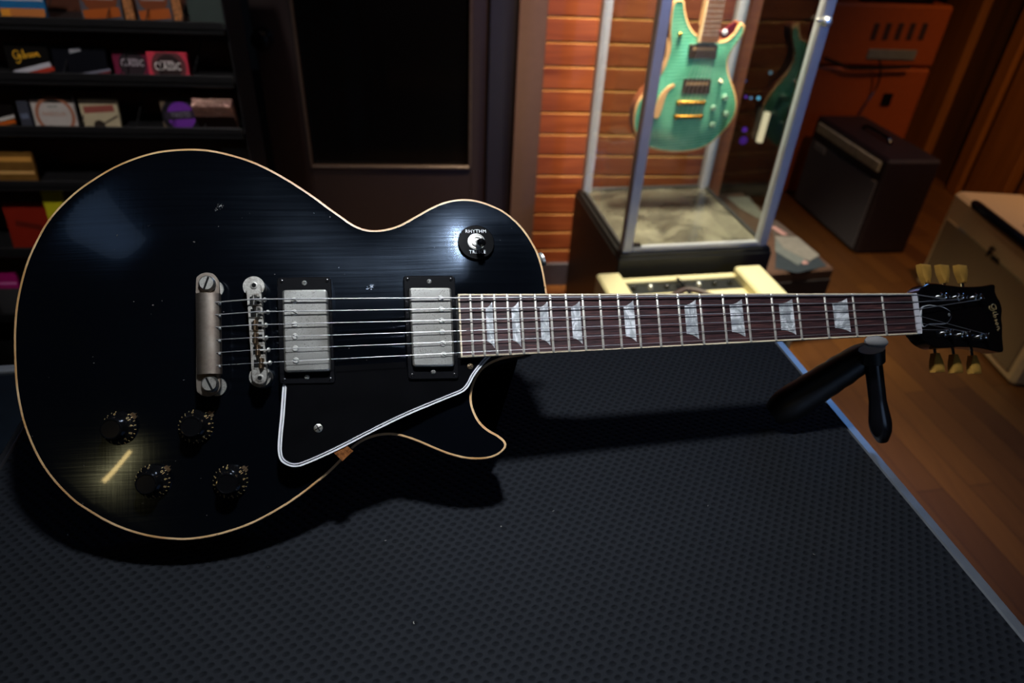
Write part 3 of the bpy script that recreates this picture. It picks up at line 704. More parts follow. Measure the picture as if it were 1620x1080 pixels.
for (x0_, x1_, ya, yb) in ((-.006, .0075, TY0, TY1),  (-TW, 0, TY1 - .006, TY1 + .004), (-TW, 0, TY0 - .004, TY0 + .006)):
    mb = MB(); mb.box(((x0_ + x1_) / 2, (ya + yb) / 2, TABLE_Z - .021), (x1_ - x0_, yb - ya, .045), bev=.0025); mb.build('edging', M['edge'], tb)
for x in (-.06, -TW + .06):
    for y in (TY0 + .06, TY1 - .06):
        mb = MB(); mb.box((x, y, (TABLE_Z - .04) / 2), (.05, .05, TABLE_Z - .04), bev=.004); mb.build('leg', M['dark_wood'], tb)
def matmat():
    k = NT('honeycomb_rubber_mat'); k.set(Roughness=.85); k.b.inputs['Specular IOR Level'].default_value = .12
    v = k.coord((1 / .0098, 1 / .0112, 0), (0, 0, R_(-6))); outs = []
    for off in ((0, 0, 0), (.5, .5, 0)):
        a = k.n('ShaderNodeVectorMath', operation='ADD'); k.l(v, a.inputs[0]); a.inputs[1].default_value = off
        f = k.n('ShaderNodeVectorMath', operation='FRACTION'); k.l(a.outputs[0], f.inputs[0])
        s_ = k.n('ShaderNodeVectorMath', operation='SUBTRACT'); k.l(f.outputs[0], s_.inputs[0]); s_.inputs[1].default_value = (.5, .5, 0)
        q = k.n('ShaderNodeVectorMath', operation='LENGTH'); m_ = k.n('ShaderNodeVectorMath', operation='MULTIPLY'); k.l(s_.outputs[0], m_.inputs[0]); m_.inputs[1].default_value = (1, 1.6, 0)
        k.l(m_.outputs[0], q.inputs[0]); outs.append(q.outputs['Value'])
    d = k.math('MINIMUM', outs[0], outs[1])
    nz = k.noise(k.coord((1, 1, 1)), 260, 4, .6); big = k.noise(k.coord(), 9, 3, .6)
    pit = k.ramp(k.math('ADD', d, k.math('MULTIPLY', k.math('SUBTRACT', nz, .5), .10)), [(.08, 0.0), (.32, 1.0)])
    k.col(k.mix(pit, (.0060, .0070, .0092), k.mix(big, (.0092, .0105, .0136), (.0142, .0158, .0195))))  # shade in the pits is painted as a darker colour
    fine = k.noise(k.coord(), 1400, 3, .6)
    b1 = k.bump(k.math('ADD', k.math('MULTIPLY', pit, 1.0), k.math('MULTIPLY', fine, .25)), 1.0, .0018)
    return k.m
M['mat'] = matmat()
rm = MB(); W_ = TW - .016
rm.box((-W_ / 2, (TY0 + TY1) / 2, (TABLE_Z + .0004 + MAT_Z) / 2), (W_, TY1 - TY0 - .016, MAT_Z - TABLE_Z - .0004), bev=.0012)
matf = Frame(TF.wor((-.008, 0, 0)), TF.R)
mo = rm.build('rubber_mat', M['mat']); mo.matrix_world = matf.mat(); tag(mo, 'black honeycomb textured rubber mat covering the bench under the guitar', 'mat')
# lint on the mat
M['lint'] = plain('lint', 'b8b2a4', .8)
for (x, y) in [(1288, 877), (793, 833), (875, 808), (610, 855), (424, 897), (107, 846), (1120, 800), (655, 985)]:
    l = TF.px(x, y, (0, 0, MAT_Z), (0, 0, 1)); a = random.uniform(0, 6); mb = MB(); s_ = random.uniform(.0005, .0011)
    mb.tube([(-s_, 0, .0003), (0, s_ * .5, .0006), (s_, 0, .0003)], .00022, 5)
    o = mb.build('lint_speck', M['lint']); o.matrix_world = Frame(TF.wor(l), yawframe((0, 0, 0), math.degrees(a)).R).mat()
    tag(o, 'tiny pale speck of lint lying on the black mat', 'lint', 'lint specks on the mat')

# neck rest: padded arm, post, capped head
M['foam'] = plain('black_foam', (.0045, .0045, .0055), .45, bump=.3, scale=60)
M['tube_black'] = plain('black_tube', (.006, .006, .008), .22)
M['cap'] = plain('pale_rubber_cap', '8a8786', .5)
hw_ = lambda x, y, Y: (lambda r: CAMP + r * (Y / r[1]))(ray(x, y))
top = hw_(1378, 556, .590); low_a = TF.wor(TF.px(1222, 656, (0, 0, MAT_Z + .016), (0, 0, 1))); foot = TF.wor(TF.px(1391, 706, (0, 0, MAT_Z), (0, 0, 1)))
NR = Frame((foot[0], foot[1], MAT_Z), np.eye(3)); nr = thing('neck_rest', 'black folding neck rest with a padded arm under the guitar neck', 'stand', NR)
L_ = NR.loc
mb = MB(); a, b_ = L_(low_a), L_(top); P = [a + (b_ - a) * t for t in np.linspace(0, 1, 15)]
rr = [.012, .0165, .0185] + [.0190 - .0003 * t + .0005 * math.sin(t * 3) for t in range(9)] + [.0160, .0150, .012]
mb.tube(P, rr, 20); mb.build('padded_arm', M['foam'], nr)
mb = MB(); c = L_(foot) + np.array([0, 0, .009]); t_ = L_(hw_(1381, 568, .575)); N_ = 17
mb.tube([c + (t_ - c) * (k_ / (N_ - 1)) for k_ in range(N_)], [.006, .0085, .0105, .0112, .0112, .0106, .0098, .0092] + [.0086] * (N_ - 8), 16); mb.build('post', M['tube_black'], nr)
mb = MB(); mb.tube([t_ - (t_ - c) * .03, t_ + (t_ - c) * .12], [.0115, .0125], 16); mb.build('hinge', M['foam'], nr)
mb = MB(); hc = L_(hw_(1386, 541, .560)); mb.tube([hc + np.array([-.011, 0, 0]), hc + np.array([-.008, 0, .0005]), hc + np.array([0, 0, .001]), hc + np.array([.008, 0, 0]), hc + np.array([.011, 0, 0])], [.002, .0048, .0058, .0048, .002], 14); mb.build('end_cap', M['cap'], nr, label=None) if False else mb.build('end_cap', M['cap'], nr)

# ================================================================== room shell
WF = yawframe((0.10, 2.40, 0), 7.5)          # back wall: x along it, y away, z up
def wx(px, py=0): return WF.px(px, py)[0]
CAS_R, CAS_L, LEAF_R, GL_R, GL_L, LEAF_L = wx(866), wx(821), wx(776), wx(748), WF.px(455, 0)[0], WF.px(388, 0)[0]
DL = LEAF_L - .03; OPEN_L = DL - .09
M['panel'] = None
def slat_mat():
    k = NT('reddish_wood_slats'); k.set(Roughness=.5); f = k.noise(k.coord((3, 3, 40)), 1, 5, .6, .8); g = k.noise(k.coord((1.2, 1, 1.2)), 2, 2)
    k.col(k.mix(k.math('MULTIPLY', g, .35), k.ramp(f, [(.3, lin('6e3016')), (.7, lin('98502a'))]), lin('5a2612'))); k.bump(f, .1, .0006); return k.m
M['slat'] = slat_mat(); M['slat_lip'] = wood('raw_slat_edge', 'c08648', 'd09a5c', .6, 1, (3, 3, 30))  # groove lips paler than the boards
M['casing'] = plain('brown_painted_trim', '57423a', .5, var=.06); M['door'] = plain('dark_brown_door', '261c1a', .45, var=.08); M['jamb'] = plain('dark_jamb', '15121a', .5)
M['base'] = plain('dark_baseboard', '3a3540', .5)
def slat_wall(name, x0_, x1_, z0, z1, frame, kind='structure', parent=None):
    """slat wall: boards 76 mm high with a recessed pale groove between them"""
    P = .0763; off = .155; zs = []; k = math.ceil((z0 - off) / P); prof = [(0, z0, 0)]
    while off + k * P < z1 - .01:
        c = off + k * P; prof += [(0, c - .0045, 0), (.001, c - .0045, 1), (.012, c - .001, 1), (.012, c + .0045, 0), (0, c + .0055, 0)]; k += 1
    prof.append((0, z1, 0)); mb = MB()
    for (y, z, m_), (y2, z2, m2) in zip(prof[:-1], prof[1:]):
        mb.cur = 1 if (m_ == 1 or (m_ == 0 and m2 == 1)) and z2 - z < .006 and y2 >= y else 0
        mb.add([(x0_, y, z), (x1_, y, z), (x1_, y2, z2), (x0_, y2, z2)], [(0, 1, 2, 3)])
    mb.cur = 0; mb.box(((x0_ + x1_) / 2, .045, (z0 + z1) / 2), (x1_ - x0_, .06, z1 - z0))
    o = mb.build(name, [M['slat'], M['slat_lip']], smooth=0); o.matrix_world = frame.mat(); return tag(o, kind=kind)
CEIL = 2.9
WR = 0.60
for nm, a, b_, z0, z1 in (('wall_back', CAS_R, WR, .10, CEIL), ('wall_back_left', -2.6, OPEN_L, .10, CEIL), ('wall_back_over_door', OPEN_L, CAS_R, 2.15, CEIL)):
    o = slat_wall(nm, a, b_, z0, z1, WF)
    o.name = 'wall_back'
def sbox(name, c, size, mat, frame, bev=0.002, kind='structure', parent=None):
    mb = MB(); mb.box(c, size, bev=bev); o = mb.build(name, mat, parent)
    if parent is None: o.matrix_world = frame.mat(); tag(o, kind=kind)
    return o
sbox('baseboard_back', ((CAS_R + WR) / 2, -.006, .05), (WR - CAS_R, .012, .10), M['base'], WF)
sbox('baseboard_back', ((-2.6 + OPEN_L) / 2, -.006, .05), (OPEN_L + 2.6, .012, .10), M['base'], WF)
sbox('trim_1', ((CAS_R + CAS_L) / 2, -.012, 1.075), (CAS_R - CAS_L, .03, 2.15), M['casing'], WF)
sbox('trim_2', ((OPEN_L + DL) / 2, -.012, 1.075), (DL - OPEN_L, .03, 2.15), M['jamb'], WF)
sbox('trim_3', ((LEAF_R + CAS_L) / 2, .04, 1.075), (CAS_L - LEAF_R, .07, 2.15), M['jamb'], WF)
# return of the wall beside the case, and a darker wall further back
sbox('trim_4', (WR + .02, .2, CEIL / 2), (.04, .52, CEIL), wood('brown_end_board', '6a3a1e', '7e4826', .5), WF)
DW = yawframe(WF.wor((WR, 1.9, 0)), 7.5); o = slat_wall('wall_back_far', -.3, 3.2, 0, CEIL, DW); o.name = 'wall_back'
# door leaf with a dark glazed panel
dr = bpy.data.objects.new('door_1', None); COL.objects.link(dr); dr.matrix_world = WF.mat(); tag(dr, kind='structure')
gz = WF.px(610, 262, (0, .05, 0))[2]; DY = .05
mb = MB(); lx0, lx1 = LEAF_L, LEAF_R
mb.box(((GL_R + lx1) / 2, DY, 1.06), (lx1 - GL_R, .04, 2.1), bev=.002); mb.box(((GL_L + lx0) / 2, DY, 1.06), (GL_L - lx0, .04, 2.1), bev=.002)
mb.box(((GL_L + GL_R) / 2, DY, (gz + .01) / 2), (GL_R - GL_L, .04, gz - .01), bev=.002); mb.box(((GL_L + GL_R) / 2, DY, 2.03), (GL_R - GL_L, .04, .14), bev=.002)
mb.build('door_leaf', M['door'], dr)
mb = MB()
for c, s_ in ((((GL_L + GL_R) / 2, DY - .02, gz + .004), (GL_R - GL_L, .018, .010)), ((GL_L + .004, DY - .02, (gz + 1.96) / 2), (.009, .018, 1.96 - gz)), ((GL_R - .004, DY - .02, (gz + 1.96) / 2), (.009, .018, 1.96 - gz))): mb.box(c, s_, bev=.002)
mb.build('glazing_bead', plain('glazing_bead', '40362f', .35), dr)
k = NT('dark_glass'); k.set(Base_Color=(.002, .002, .002), Roughness=.06); M['dark_glass'] = k.m
mb = MB(); mb.box(((GL_L + GL_R) / 2, DY, (gz + 1.96) / 2), (GL_R - GL_L, .008, 1.96 - gz)); mb.build('glass_pane', M['dark_glass'], dr)
kx = WF.px(415, 62, (0, 0, 0)); mb = MB(); mb.lathe([(.03, 0), (.03, .006), (.011, .010), (.011, .035), (.026, .045), (.030, .058), (.024, .070), (.01, .074)], (kx[0], DY - .02, kx[2]), (0, -1, 0), 24); mb.build('door_knob', M['black_plastic'], dr)
# floor
def floor_mat():
    k = NT('wood_floor'); v = k.coord((1, 1, 1), (0, 0, R_(-11.6)))
    br_ = k.n('ShaderNodeTexBrick'); mp = k.coord((1, 1, 1), (0, 0, R_(90 - 11.6))); k.l(mp, br_.inputs['Vector'])
    br_.offset = .37; br_.inputs['Scale'].default_value = 1; br_.inputs['Brick Width'].default_value = 1.1; br_.inputs['Row Height'].default_value = .083; br_.inputs['Mortar Size'].default_value = .0012; br_.inputs['Mortar Smooth'].default_value = .3
    br_.inputs['Color1'].default_value = (*lin('56331a'), 1); br_.inputs['Color2'].default_value = (*lin('74481f'), 1); br_.inputs['Mortar'].default_value = (*lin('1c0d05'), 1)
    g = k.noise(k.coord((30, 1.5, 1), (0, 0, R_(-11.6))), 1.5, 5, .6, .5)
    k.col(k.mix(k.math('MULTIPLY', g, .5), br_.outputs['Color'], lin('3a1c0a'))); k.set(Roughness=.33); k.bump(br_.outputs['Fac'], -.2, .001); return k.m
M['floor'] = floor_mat()
RF = Frame((0, 0, 0), np.eye(3))
sbox('floor', (0, 1.2, -.05), (7.6, 8.4, .1), M['floor'], RF, 0)
M['ceiling'] = plain('dark_ceiling', (.01, .01, .011), .9); sbox('ceiling', (0, 1.2, CEIL + .05), (7.6, 8.4, .1), M['ceiling'], RF, 0)
M['dark_wall'] = plain('dark_wall', '1c1512', .8); sbox('wall_left', (-3.0, 1.2, CEIL / 2), (.1, 8.4, CEIL), M['dark_wall'], RF, 0)
# right wall: warm vertical boards
RWF = yawframe((2.5, 1.0, 0), 2)
M['board'] = wood('orange_board', '7a4416', '9a5a20', .45, 1, (20, 20, 1.5)); M['board2'] = wood('brown_board', '3c2212', '573218', .5, 1, (20, 20, 1.5))
wr = MB(); wr.box((.06, 1.4, CEIL / 2), (.1, 6.0, CEIL)); o = wr.build('wall_right', M['board2']); o.matrix_world = RWF.mat(); tag(o, kind='structure')
for i, (pa, pb, dp, m_) in enumerate(((1434, 1489, .05, 'board'), (1547, 1567, .04, 'board'), (1582, 1652, .05, 'board'), (1675, 1730, .05, 'board'))):
    ya, yb = RWF.px(pa, 200, (0, 0, 0), (1, 0, 0))[1], RWF.px(pb, 200, (0, 0, 0), (1, 0, 0))[1]
    sbox('trim_%d' % (5 + i), (.01 - dp / 2, (ya + yb) / 2, CEIL / 2), (dp, abs(ya - yb), CEIL), M[m_], RWF, .004)

# ================================================================== glass display case with a teal guitar
CF = yawframe((0.309, 1.795, 0), 12.3); CW, CD, CH, CT = .462, .465, .472, 2.02
case = thing('display_case', 'tall glass display case with silver posts on a black plinth', 'display case', CF)
M['rack_dark'] = plain('dark_rail', (.02, .02, .02), .4); M['plinth'] = plain('black_plinth', (.006, .006, .006), .4); M['alu'] = plain('brushed_aluminium', 'a8aab0', .34, .35, .05)
k = NT('case_floor'); k.set(Roughness=.12, Metallic=.0); f = k.noise(k.coord((3, 3, 3)), 2.2, 5, .6, .8); k.col(k.ramp(f, [(.35, lin('2a2823')), (.65, lin('5e5b4e'))])); M['case_floor'] = k.m
k = NT('clear_glass'); k.set(Roughness=0.0, Base_Color=(.93, .97, .96)); k.b.inputs['Transmission Weight'].default_value = 1.0; k.b.inputs['IOR'].default_value = 1.45
def glass_thin():
    m = bpy.data.materials.new('clear_glass_pane'); m.use_nodes = True; t = m.node_tree; t.nodes.clear()
    o = t.nodes.new('ShaderNodeOutputMaterial'); mx = t.nodes.new('ShaderNodeMixShader'); tr = t.nodes.new('ShaderNodeBsdfTransparent'); gl = t.nodes.new('ShaderNodeBsdfGlossy'); fr = t.nodes.new('ShaderNodeFresnel')
    tr.inputs[0].default_value = (.94, .97, .96, 1); gl.inputs['Roughness'].default_value = .0; fr.inputs[0].default_value = 1.45
    ge = t.nodes.new('ShaderNodeNewGeometry'); s1_ = t.nodes.new('ShaderNodeMath'); s1_.operation = 'SUBTRACT'; s1_.inputs[0].default_value = 1.0; t.links.new(ge.outputs['Backfacing'], s1_.inputs[1]); s2_ = t.nodes.new('ShaderNodeMath'); s2_.operation = 'MULTIPLY'; t.links.new(fr.outputs[0], s2_.inputs[0]); t.links.new(s1_.outputs[0], s2_.inputs[1]); t.links.new(s2_.outputs[0], mx.inputs[0]); t.links.new(tr.outputs[0], mx.inputs[1]); t.links.new(gl.outputs[0], mx.inputs[2]); t.links.new(mx.outputs[0], o.inputs[0]); return m
M['glass'] = glass_thin()
mb = MB(); mb.box((CW / 2, CD / 2, (CH - .012) / 2), (CW + .03, CD + .03, CH - .012), bev=.004); mb.box((CW / 2, CD / 2, CH - .009), (CW + .02, CD + .02, .018), bev=.003); mb.build('plinth', M['plinth'], case)
mb = MB(); mb.box((CW / 2, CD / 2, CH + .001), (CW - .01, CD - .01, .002)); mb.build('case_floor', M['case_floor'], case)
PW = .030
for x in (PW / 2, CW - PW / 2):
    for y in (PW / 2, CD - PW / 2):
        mb = MB(); mb.box((x, y, (CH + CT) / 2), (PW, PW, CT - CH), bev=.003); mb.build('post', M['alu'], case)
for c, s_ in (((CW / 2, .008, CH + .009), (CW - 2 * PW, .016, .014)), ((CW / 2, CD - .008, CH + .007), (CW - 2 * PW, .012, .008)), ((.008, CD / 2, CH + .007), (.012, CD - 2 * PW, .008)), ((CW - .008, CD / 2, CH + .007), (.012, CD - 2 * PW, .008))):
    mb = MB(); mb.box(c, s_, bev=.002); mb.build('bottom_rail', M['alu'] if c[1] < .01 else M['rack_dark'], case)
mb = MB(); mb.box((CW / 2, CD / 2, CT + .03), (CW + .02, CD + .02, .06), bev=.003); mb.build('case_top', M['plinth'], case)
for c, s_ in (((CW / 2, .010, (CH + CT) / 2), (CW - 2 * PW, .004, CT - CH - .03)), ((CW / 2, CD - .010, (CH + CT) / 2), (CW - 2 * PW, .004, CT - CH - .03)), ((.010, CD / 2, (CH + CT) / 2), (.004, CD - 2 * PW, CT - CH - .03)), ((CW - .010, CD / 2, (CH + CT) / 2), (.004, CD - 2 * PW, CT - CH - .03))):
    mb = MB(); mb.box(c, s_); mb.build('glass_pane', M['glass'], case, smooth=0)
lk = CF.px(1276, 33, (0, 0, 0)); mb = MB(); mb.lathe([(.012, 0), (.012, .010), (.009, .016), (.004, .018)], (CW - PW * .6, 0, lk[2]), (0, -1, 0), 18); mb.box((CW - PW * 1.1, -.006, lk[2] + .003), (.03, .008, .010), bev=.003); mb.build('lock', M['chrome'], case)
mb = MB(); mb.box((PW + .014, .012, CH + .018), (.028, .02, .010), bev=.002); mb.build('door_hinge', M['tube_black'], case)

# teal guitar hanging in the case
TGY = .27
PF = Frame(CF.wor((CW / 2, TGY, 0)), CF.R); 
def pp(x, y, d=0.0): q = PF.px(x, y, (0, -d, 0)); return (q[0], q[2])
PR = [(1064.6, 7), (1068, 1), (1074.5, -1), (1081, 0), (1083.5, 6), (1084.5, 17), (1088.7, 34), (1094, 45), (1101, 53), (1112, 60), (1126, 64), (1138, 65), (1149.7, 63), (1160, 54), (1168, 42), (1173.5, 36), (1178.5, 42), (1175, 55), (1167, 67), (1159, 79), (1153, 92), (1151.5, 104), (1153.5, 117), (1160, 136.3), (1164.5, 152), (1165.5, 168), (1162, 183), (1153, 198), (1141, 212), (1125, 226.5), (1110, 234.5), (1093, 239), (1073, 240.8),
      (1050, 239.5), (1030, 235), (1014, 226), (1005.5, 212), (1002, 196), (1004, 176), (1010, 160), (1020, 146), (1035, 130), (1047.5, 112), (1056, 90), (1059.5, 70), (1059.4, 51), (1061, 28.4)]
pr = [pp(*p) for p in PR]; pr = catmull(pr, 4); cz = np.mean(pr, axis=0)
GF = Frame(PF.wor((0, 0, 0)), PF.R @ np.array([[1, 0, 0], [0, 0, -1], [0, 1, 0]]).T.T)   # local x right, y up, z towards the viewer
GF = Frame(PF.o, np.stack([PF.R[:, 0], np.array([0, 0, 1.0]), -PF.R[:, 1]], 1))
tg = thing('electric_guitar', 'teal flame maple electric guitar hanging inside the glass case', 'guitar', Frame(GF.wor((cz[0], cz[1], 0)), GF.R))
GOF = (-cz[0], -cz[1], 0)
def teal():
    k = NT('teal_flame_maple'); k.set(Roughness=.2); k.b.inputs['Coat Weight'].default_value = .4
    wv = k.n('ShaderNodeTexWave', wave_type='BANDS', bands_direction='Y'); k.l(k.coord((1, 1, 1), (0, 0, R_(-4))), wv.inputs['Vector']); wv.inputs['Scale'].default_value = 34; wv.inputs['Distortion'].default_value = 2.5; wv.inputs['Detail'].default_value = 3; wv.inputs['Detail Scale'].default_value = .8
    g = k.noise(k.coord(), 9, 3, .6)
    c = k.mix(k.ramp(wv.outputs['Fac'], [(.2, 0.0), (.8, 1.0)]), lin('256a58'), lin('66ad8c')); k.col(k.mix(k.ramp(g, [(.4, 0.0), (.75, .5)]), c, lin('86bfa0'))); return k.m
M['teal'] = teal(); M['natural'] = plain('natural_maple_edge', 'c99a68', .4, var=.1); M['maho'] = plain('mahogany', '6b3820', .4)
n_ = len(pr); mb = MB()
rr = [(0, -.010), (.0, -.001), (.004, .002), (.016, .007), (.034, .0125)]; rg_ = []
for d, z in rr: rg_.append([(p[0], p[1], z) for p in inset(pr, min(d, .012))] if d < .013 else None)
# carved top by membrane as on the black guitar, coarse
PRa = np.array(pr); S2 = .006; hx = np.arange(PRa[:, 0].min() - .01, PRa[:, 0].max() + .01, S2); hy_ = np.arange(PRa[:, 1].min() - .01, PRa[:, 1].max() + .01, S2); X2, Y2 = np.meshgrid(hx, hy_, indexing='ij')
in2 = inside(PRa, X2, Y2); ph = np.zeros(X2.shape)
for it in range(900):
    q = ph.copy(); q[1:-1, 1:-1] = .25 * (ph[2:, 1:-1] + ph[:-2, 1:-1] + ph[1:-1, 2:] + ph[1:-1, :-2] + S2 * S2); ph = np.where(in2, q, 0)
ph = .012 * sstep(ph / ph.max() * 1.2)
ip2 = inset(pr, .0045); d2 = inside(inset(pr, .009), X2, Y2)
pts = [Vector(p) for p in ip2] + [Vector((X2[i, j], Y2[i, j])) for i, j in zip(*np.nonzero(d2))]; hh = [0.001] * len(ip2) + [ph[i, j] for i, j in zip(*np.nonzero(d2))]
vv, ee, ff, ov, *_ = delaunay_2d_cdt(pts, [(i, (i + 1) % len(ip2)) for i in range(len(ip2))], [], 1, 1e-6)
mb.add([(p.x, p.y, hh[ov[k][0]] if ov[k] else 0.001) for k, p in enumerate(vv)], [tuple(f) for f in ff])
def tpart(mb, name, mat, parent=None, smooth=40, label=None):
    o = mb.build(name, mat, parent or tg, loc=None if parent else GOF, smooth=smooth)
    if label: o['label'] = label
    return o
tpart(mb, 'top_face', M['teal'], smooth=70)
mb = MB(); o1 = inset(pr, 0.0); mb.add([(p[0], p[1], -.006) for p in o1] + [(p[0], p[1], -.0005) for p in o1] + [(p[0], p[1], .001) for p in ip2], [(i, (i + 1) % n_, n_ + (i + 1) % n_, n_ + i) for i in range(n_)] + [(n_ + i, n_ + (i + 1) % n_, 2 * n_ + (i + 1) % n_, 2 * n_ + i) for i in range(n_)]); tpart(mb, 'binding', M['natural'])
mb = MB(); mb.prism(o1, -.042, -.006); tpart(mb, 'body', M['maho'])
# pale worn patch along the left waist
def patch(P, name, label):
    c_ = np.mean(P, axis=0); i_, j_ = int((c_[0] - hx[0]) / S2), int((c_[1] - hy_[0]) / S2); z_ = max(ph[max(i_ - 1, 0):i_ + 2, max(j_ - 1, 0):j_ + 2].max(), .001); mb = MB(); mb.prism([tuple(p) for p in P], z_ - .002, z_ + .0012); return tpart(mb, name, M['natural'], smooth=0, label=label)
wp = catmull([pp(*p, .012) for p in [(1058, 60), (1061, 72), (1059, 92), (1053, 110), (1048, 116), (1047, 112), (1055, 88)]], 3); 
patch(wp, 'worn_edge', 'pale bare wood along the waist')
patch(catmull([pp(*p, .012) for p in [(1034, 184), (1038, 166), (1045, 150), (1056, 138), (1066, 133), (1067, 137), (1058, 143), (1052, 156), (1048, 170), (1041, 186)]], 3), 'sound_slot', 'pale slot cut in the teal top')  # thin raised pale streak on the teal top
nb = [pp(1111, 70), pp(1137, 70), pp(1153, -60), pp(1130, -60)]
cxn = lambda y: None
ctr = np.array(pp(1119, 75)); ctr2 = np.array(pp(1134, 0)); up_ = ctr2 - ctr; 
def tl(x, y): return pp(x, y, .018)
a0, a1 = tl(1105.5, 68), tl(1136, 66); nx0 = (a0[0] + a1[0]) / 2; hwn = (a1[0] - a0[0]) / 2; yb0 = (a0[1] + a1[1]) / 2
NL = .45
mb = MB(); mb.prism([(nx0 - hwn, yb0), (nx0 + hwn, yb0), (nx0 + hwn * .78, yb0 + NL), (nx0 - hwn * .78, yb0 + NL)], .012, .018); tpart(mb, 'fretboard', plain('brown_fretboard', '6d4526', .5), smooth=0)
mb = MB(); mb.prism([(nx0 - hwn - .002, yb0), (nx0 - hwn + .004, yb0), (nx0 - hwn * .78 + .004, yb0 + NL), (nx0 - hwn * .78 - .002, yb0 + NL)], .008, .0184); mb.prism([(nx0 - hwn * .9, yb0 + .04), (nx0 + hwn * .9, yb0 + .04), (nx0 + hwn * .74, yb0 + NL), (nx0 - hwn * .74, yb0 + NL)], -.012, .012); tpart(mb, 'neck', plain('pale_maple_neck', 'd9b98c', .4), smooth=0)
for i in range(22):
    y = yb0 + .004 + .6 * (2 ** (-(22 - i) / 12) - 2 ** (-22 / 12)) if False else yb0 + NL - 0.0 - (.43 * (1 - 2 ** (-(i + 1) / 14)) / (1 - 2 ** (-22 / 14)))
    h_ = hwn * (.78 + .22 * (yb0 + NL - y) / NL); mb = MB(); mb.box((nx0, y, .0181), (2 * h_ - .004, .0009, .0008)); tpart(mb, 'fret', M['fret'], smooth=0)
for q, lb in (([(1092, 71), (1136, 71), (1133, 93), (1090, 92)], 1), ([(1082, 125), (1126, 125), (1122, 149), (1078, 148)], 0)):
    P_ = [pp(*p, .014) for p in q]; mb = MB(); mb.prism(rounded(P_[::-1], .003), .004, .014); pu = tpart(mb, 'pickup', M.setdefault('pu_brown', plain('dark_brown_bobbin', '33261d', .4)))
    c0_ = np.mean(P_, axis=0); wd = (P_[1][0] - P_[0][0]) / 2
    for k_ in range(6):
        mb = MB(); mb.cyl((c0_[0] + wd * (-.72 + .288 * k_), c0_[1] - .006, .0138), (c0_[0] + wd * (-.72 + .288 * k_), c0_[1] - .006, .0148), .0024, n=10); mb.build('pole_screw', M['gold'], pu)
    mb = MB(); mb.box((c0_[0], c0_[1] + .008, .0142), (wd * 1.6, .008, .0006)); mb.build('zebra_bobbin', plain('tan_bobbin', '8c7050', .4), pu)
for (x0p, x1p, yp, nm, hgt) in ((1072, 1116, 163, 'bridge', .010), (1068, 1112, 185, 'tailpiece', .009)):
    a_, b2 = pp(x0p, yp, .02), pp(x1p, yp, .02); mb = MB(); yv = (a_[1] + b2[1]) / 2; mb.box(((a_[0] + b2[0]) / 2, yv, .016), (b2[0] - a_[0] - .014, hgt, .010), bev=.002)
    for x_ in (a_[0] + .005, b2[0] - .005): mb.lathe([(.007, 0), (.007, .014), (.005, .016)], (x_, yv, .006), (0, 0, 1), 16)
    tpart(mb, nm, M['gold'] if nm == 'bridge' else [M['gold']])
for k_ in range(6):
    xb_ = pp(1076 + k_ * 7.3, 163, .022); xt_ = nx0 + hwn * (-.8 + .32 * k_); mb = MB(); mb.tube([(xb_[0] - .001, pp(1076, 185, .02)[1], .018), (xb_[0], xb_[1], .022), (xt_, yb0, .021), (nx0 + (xt_ - nx0) * .8, yb0 + NL, .020)], .0005, 5); tpart(mb, 'string', M['string'])
for p in ((1148, 155), (1129, 171.5), (1149, 181), (1127.5, 198)):
    l = pp(*p, .016); mb = MB(); mb.lathe([(.0095, 0), (.0095, .004), (.0080, .012), (.0074, .013)], (l[0], l[1], .006), (0, 0, 1), 20); tpart(mb, 'control_knob', M.setdefault('clear_knob', plain('clear_smoky_knob', '64806f', .15)))
l = pp(1141, 129, .016); mb = MB(); mb.lathe([(.006, 0), (.006, .003), (.003, .004), (.0035, .014), (.002, .016)], (l[0], l[1], .007), (0, 0, 1), 14); tpart(mb, 'selector_switch', M['fb_binding'])
l = pp(1077.5, 55.5, .01); mb = MB(); mb.lathe([(.0065, 0), (.0065, .003), (.004, .006)], (l[0], l[1], .002), (0, 0, 1), 16); tpart(mb, 'strap_lock', M['gold'])
# headstock above the frame and its hanging hook (out of view but holding the guitar up)
hy0 = yb0 + NL; mb = MB(); mb.prism([(nx0 - .02, hy0), (nx0 + .02, hy0), (nx0 + .04, hy0 + .06), (nx0 + .03, hy0 + .17), (nx0, hy0 + .15), (nx0 - .03, hy0 + .17), (nx0 - .04, hy0 + .06)], .0, .014); tpart(mb, 'headstock', M['teal'], smooth=0)
# dark red tag on the lower horn
tgp = [tl(*p) for p in [(1137, 49), (1145, 46), (1161, 34), (1165, 37), (1160, 50), (1150, 59), (1141, 60)]]
mb = MB(); mb.prism(tgp[::-1], .019, .024); a_, b2 = tl(1143, 50), tl(1148, 52); mb.cur = 1; mb.lathe([(.008, 0), (.008, .002), (.004, .003)], (a_[0] + .004, a_[1], .024), (0, 0, 1), 14)
tr_ = mb.build('swing_tag', [plain('dark_red_tag', '5a1420', .3), M['white_ply']], smooth=0); tr_.matrix_world = GF.mat(); tag(tr_, 'dark red tag hanging on the horn of the teal guitar', 'tag')

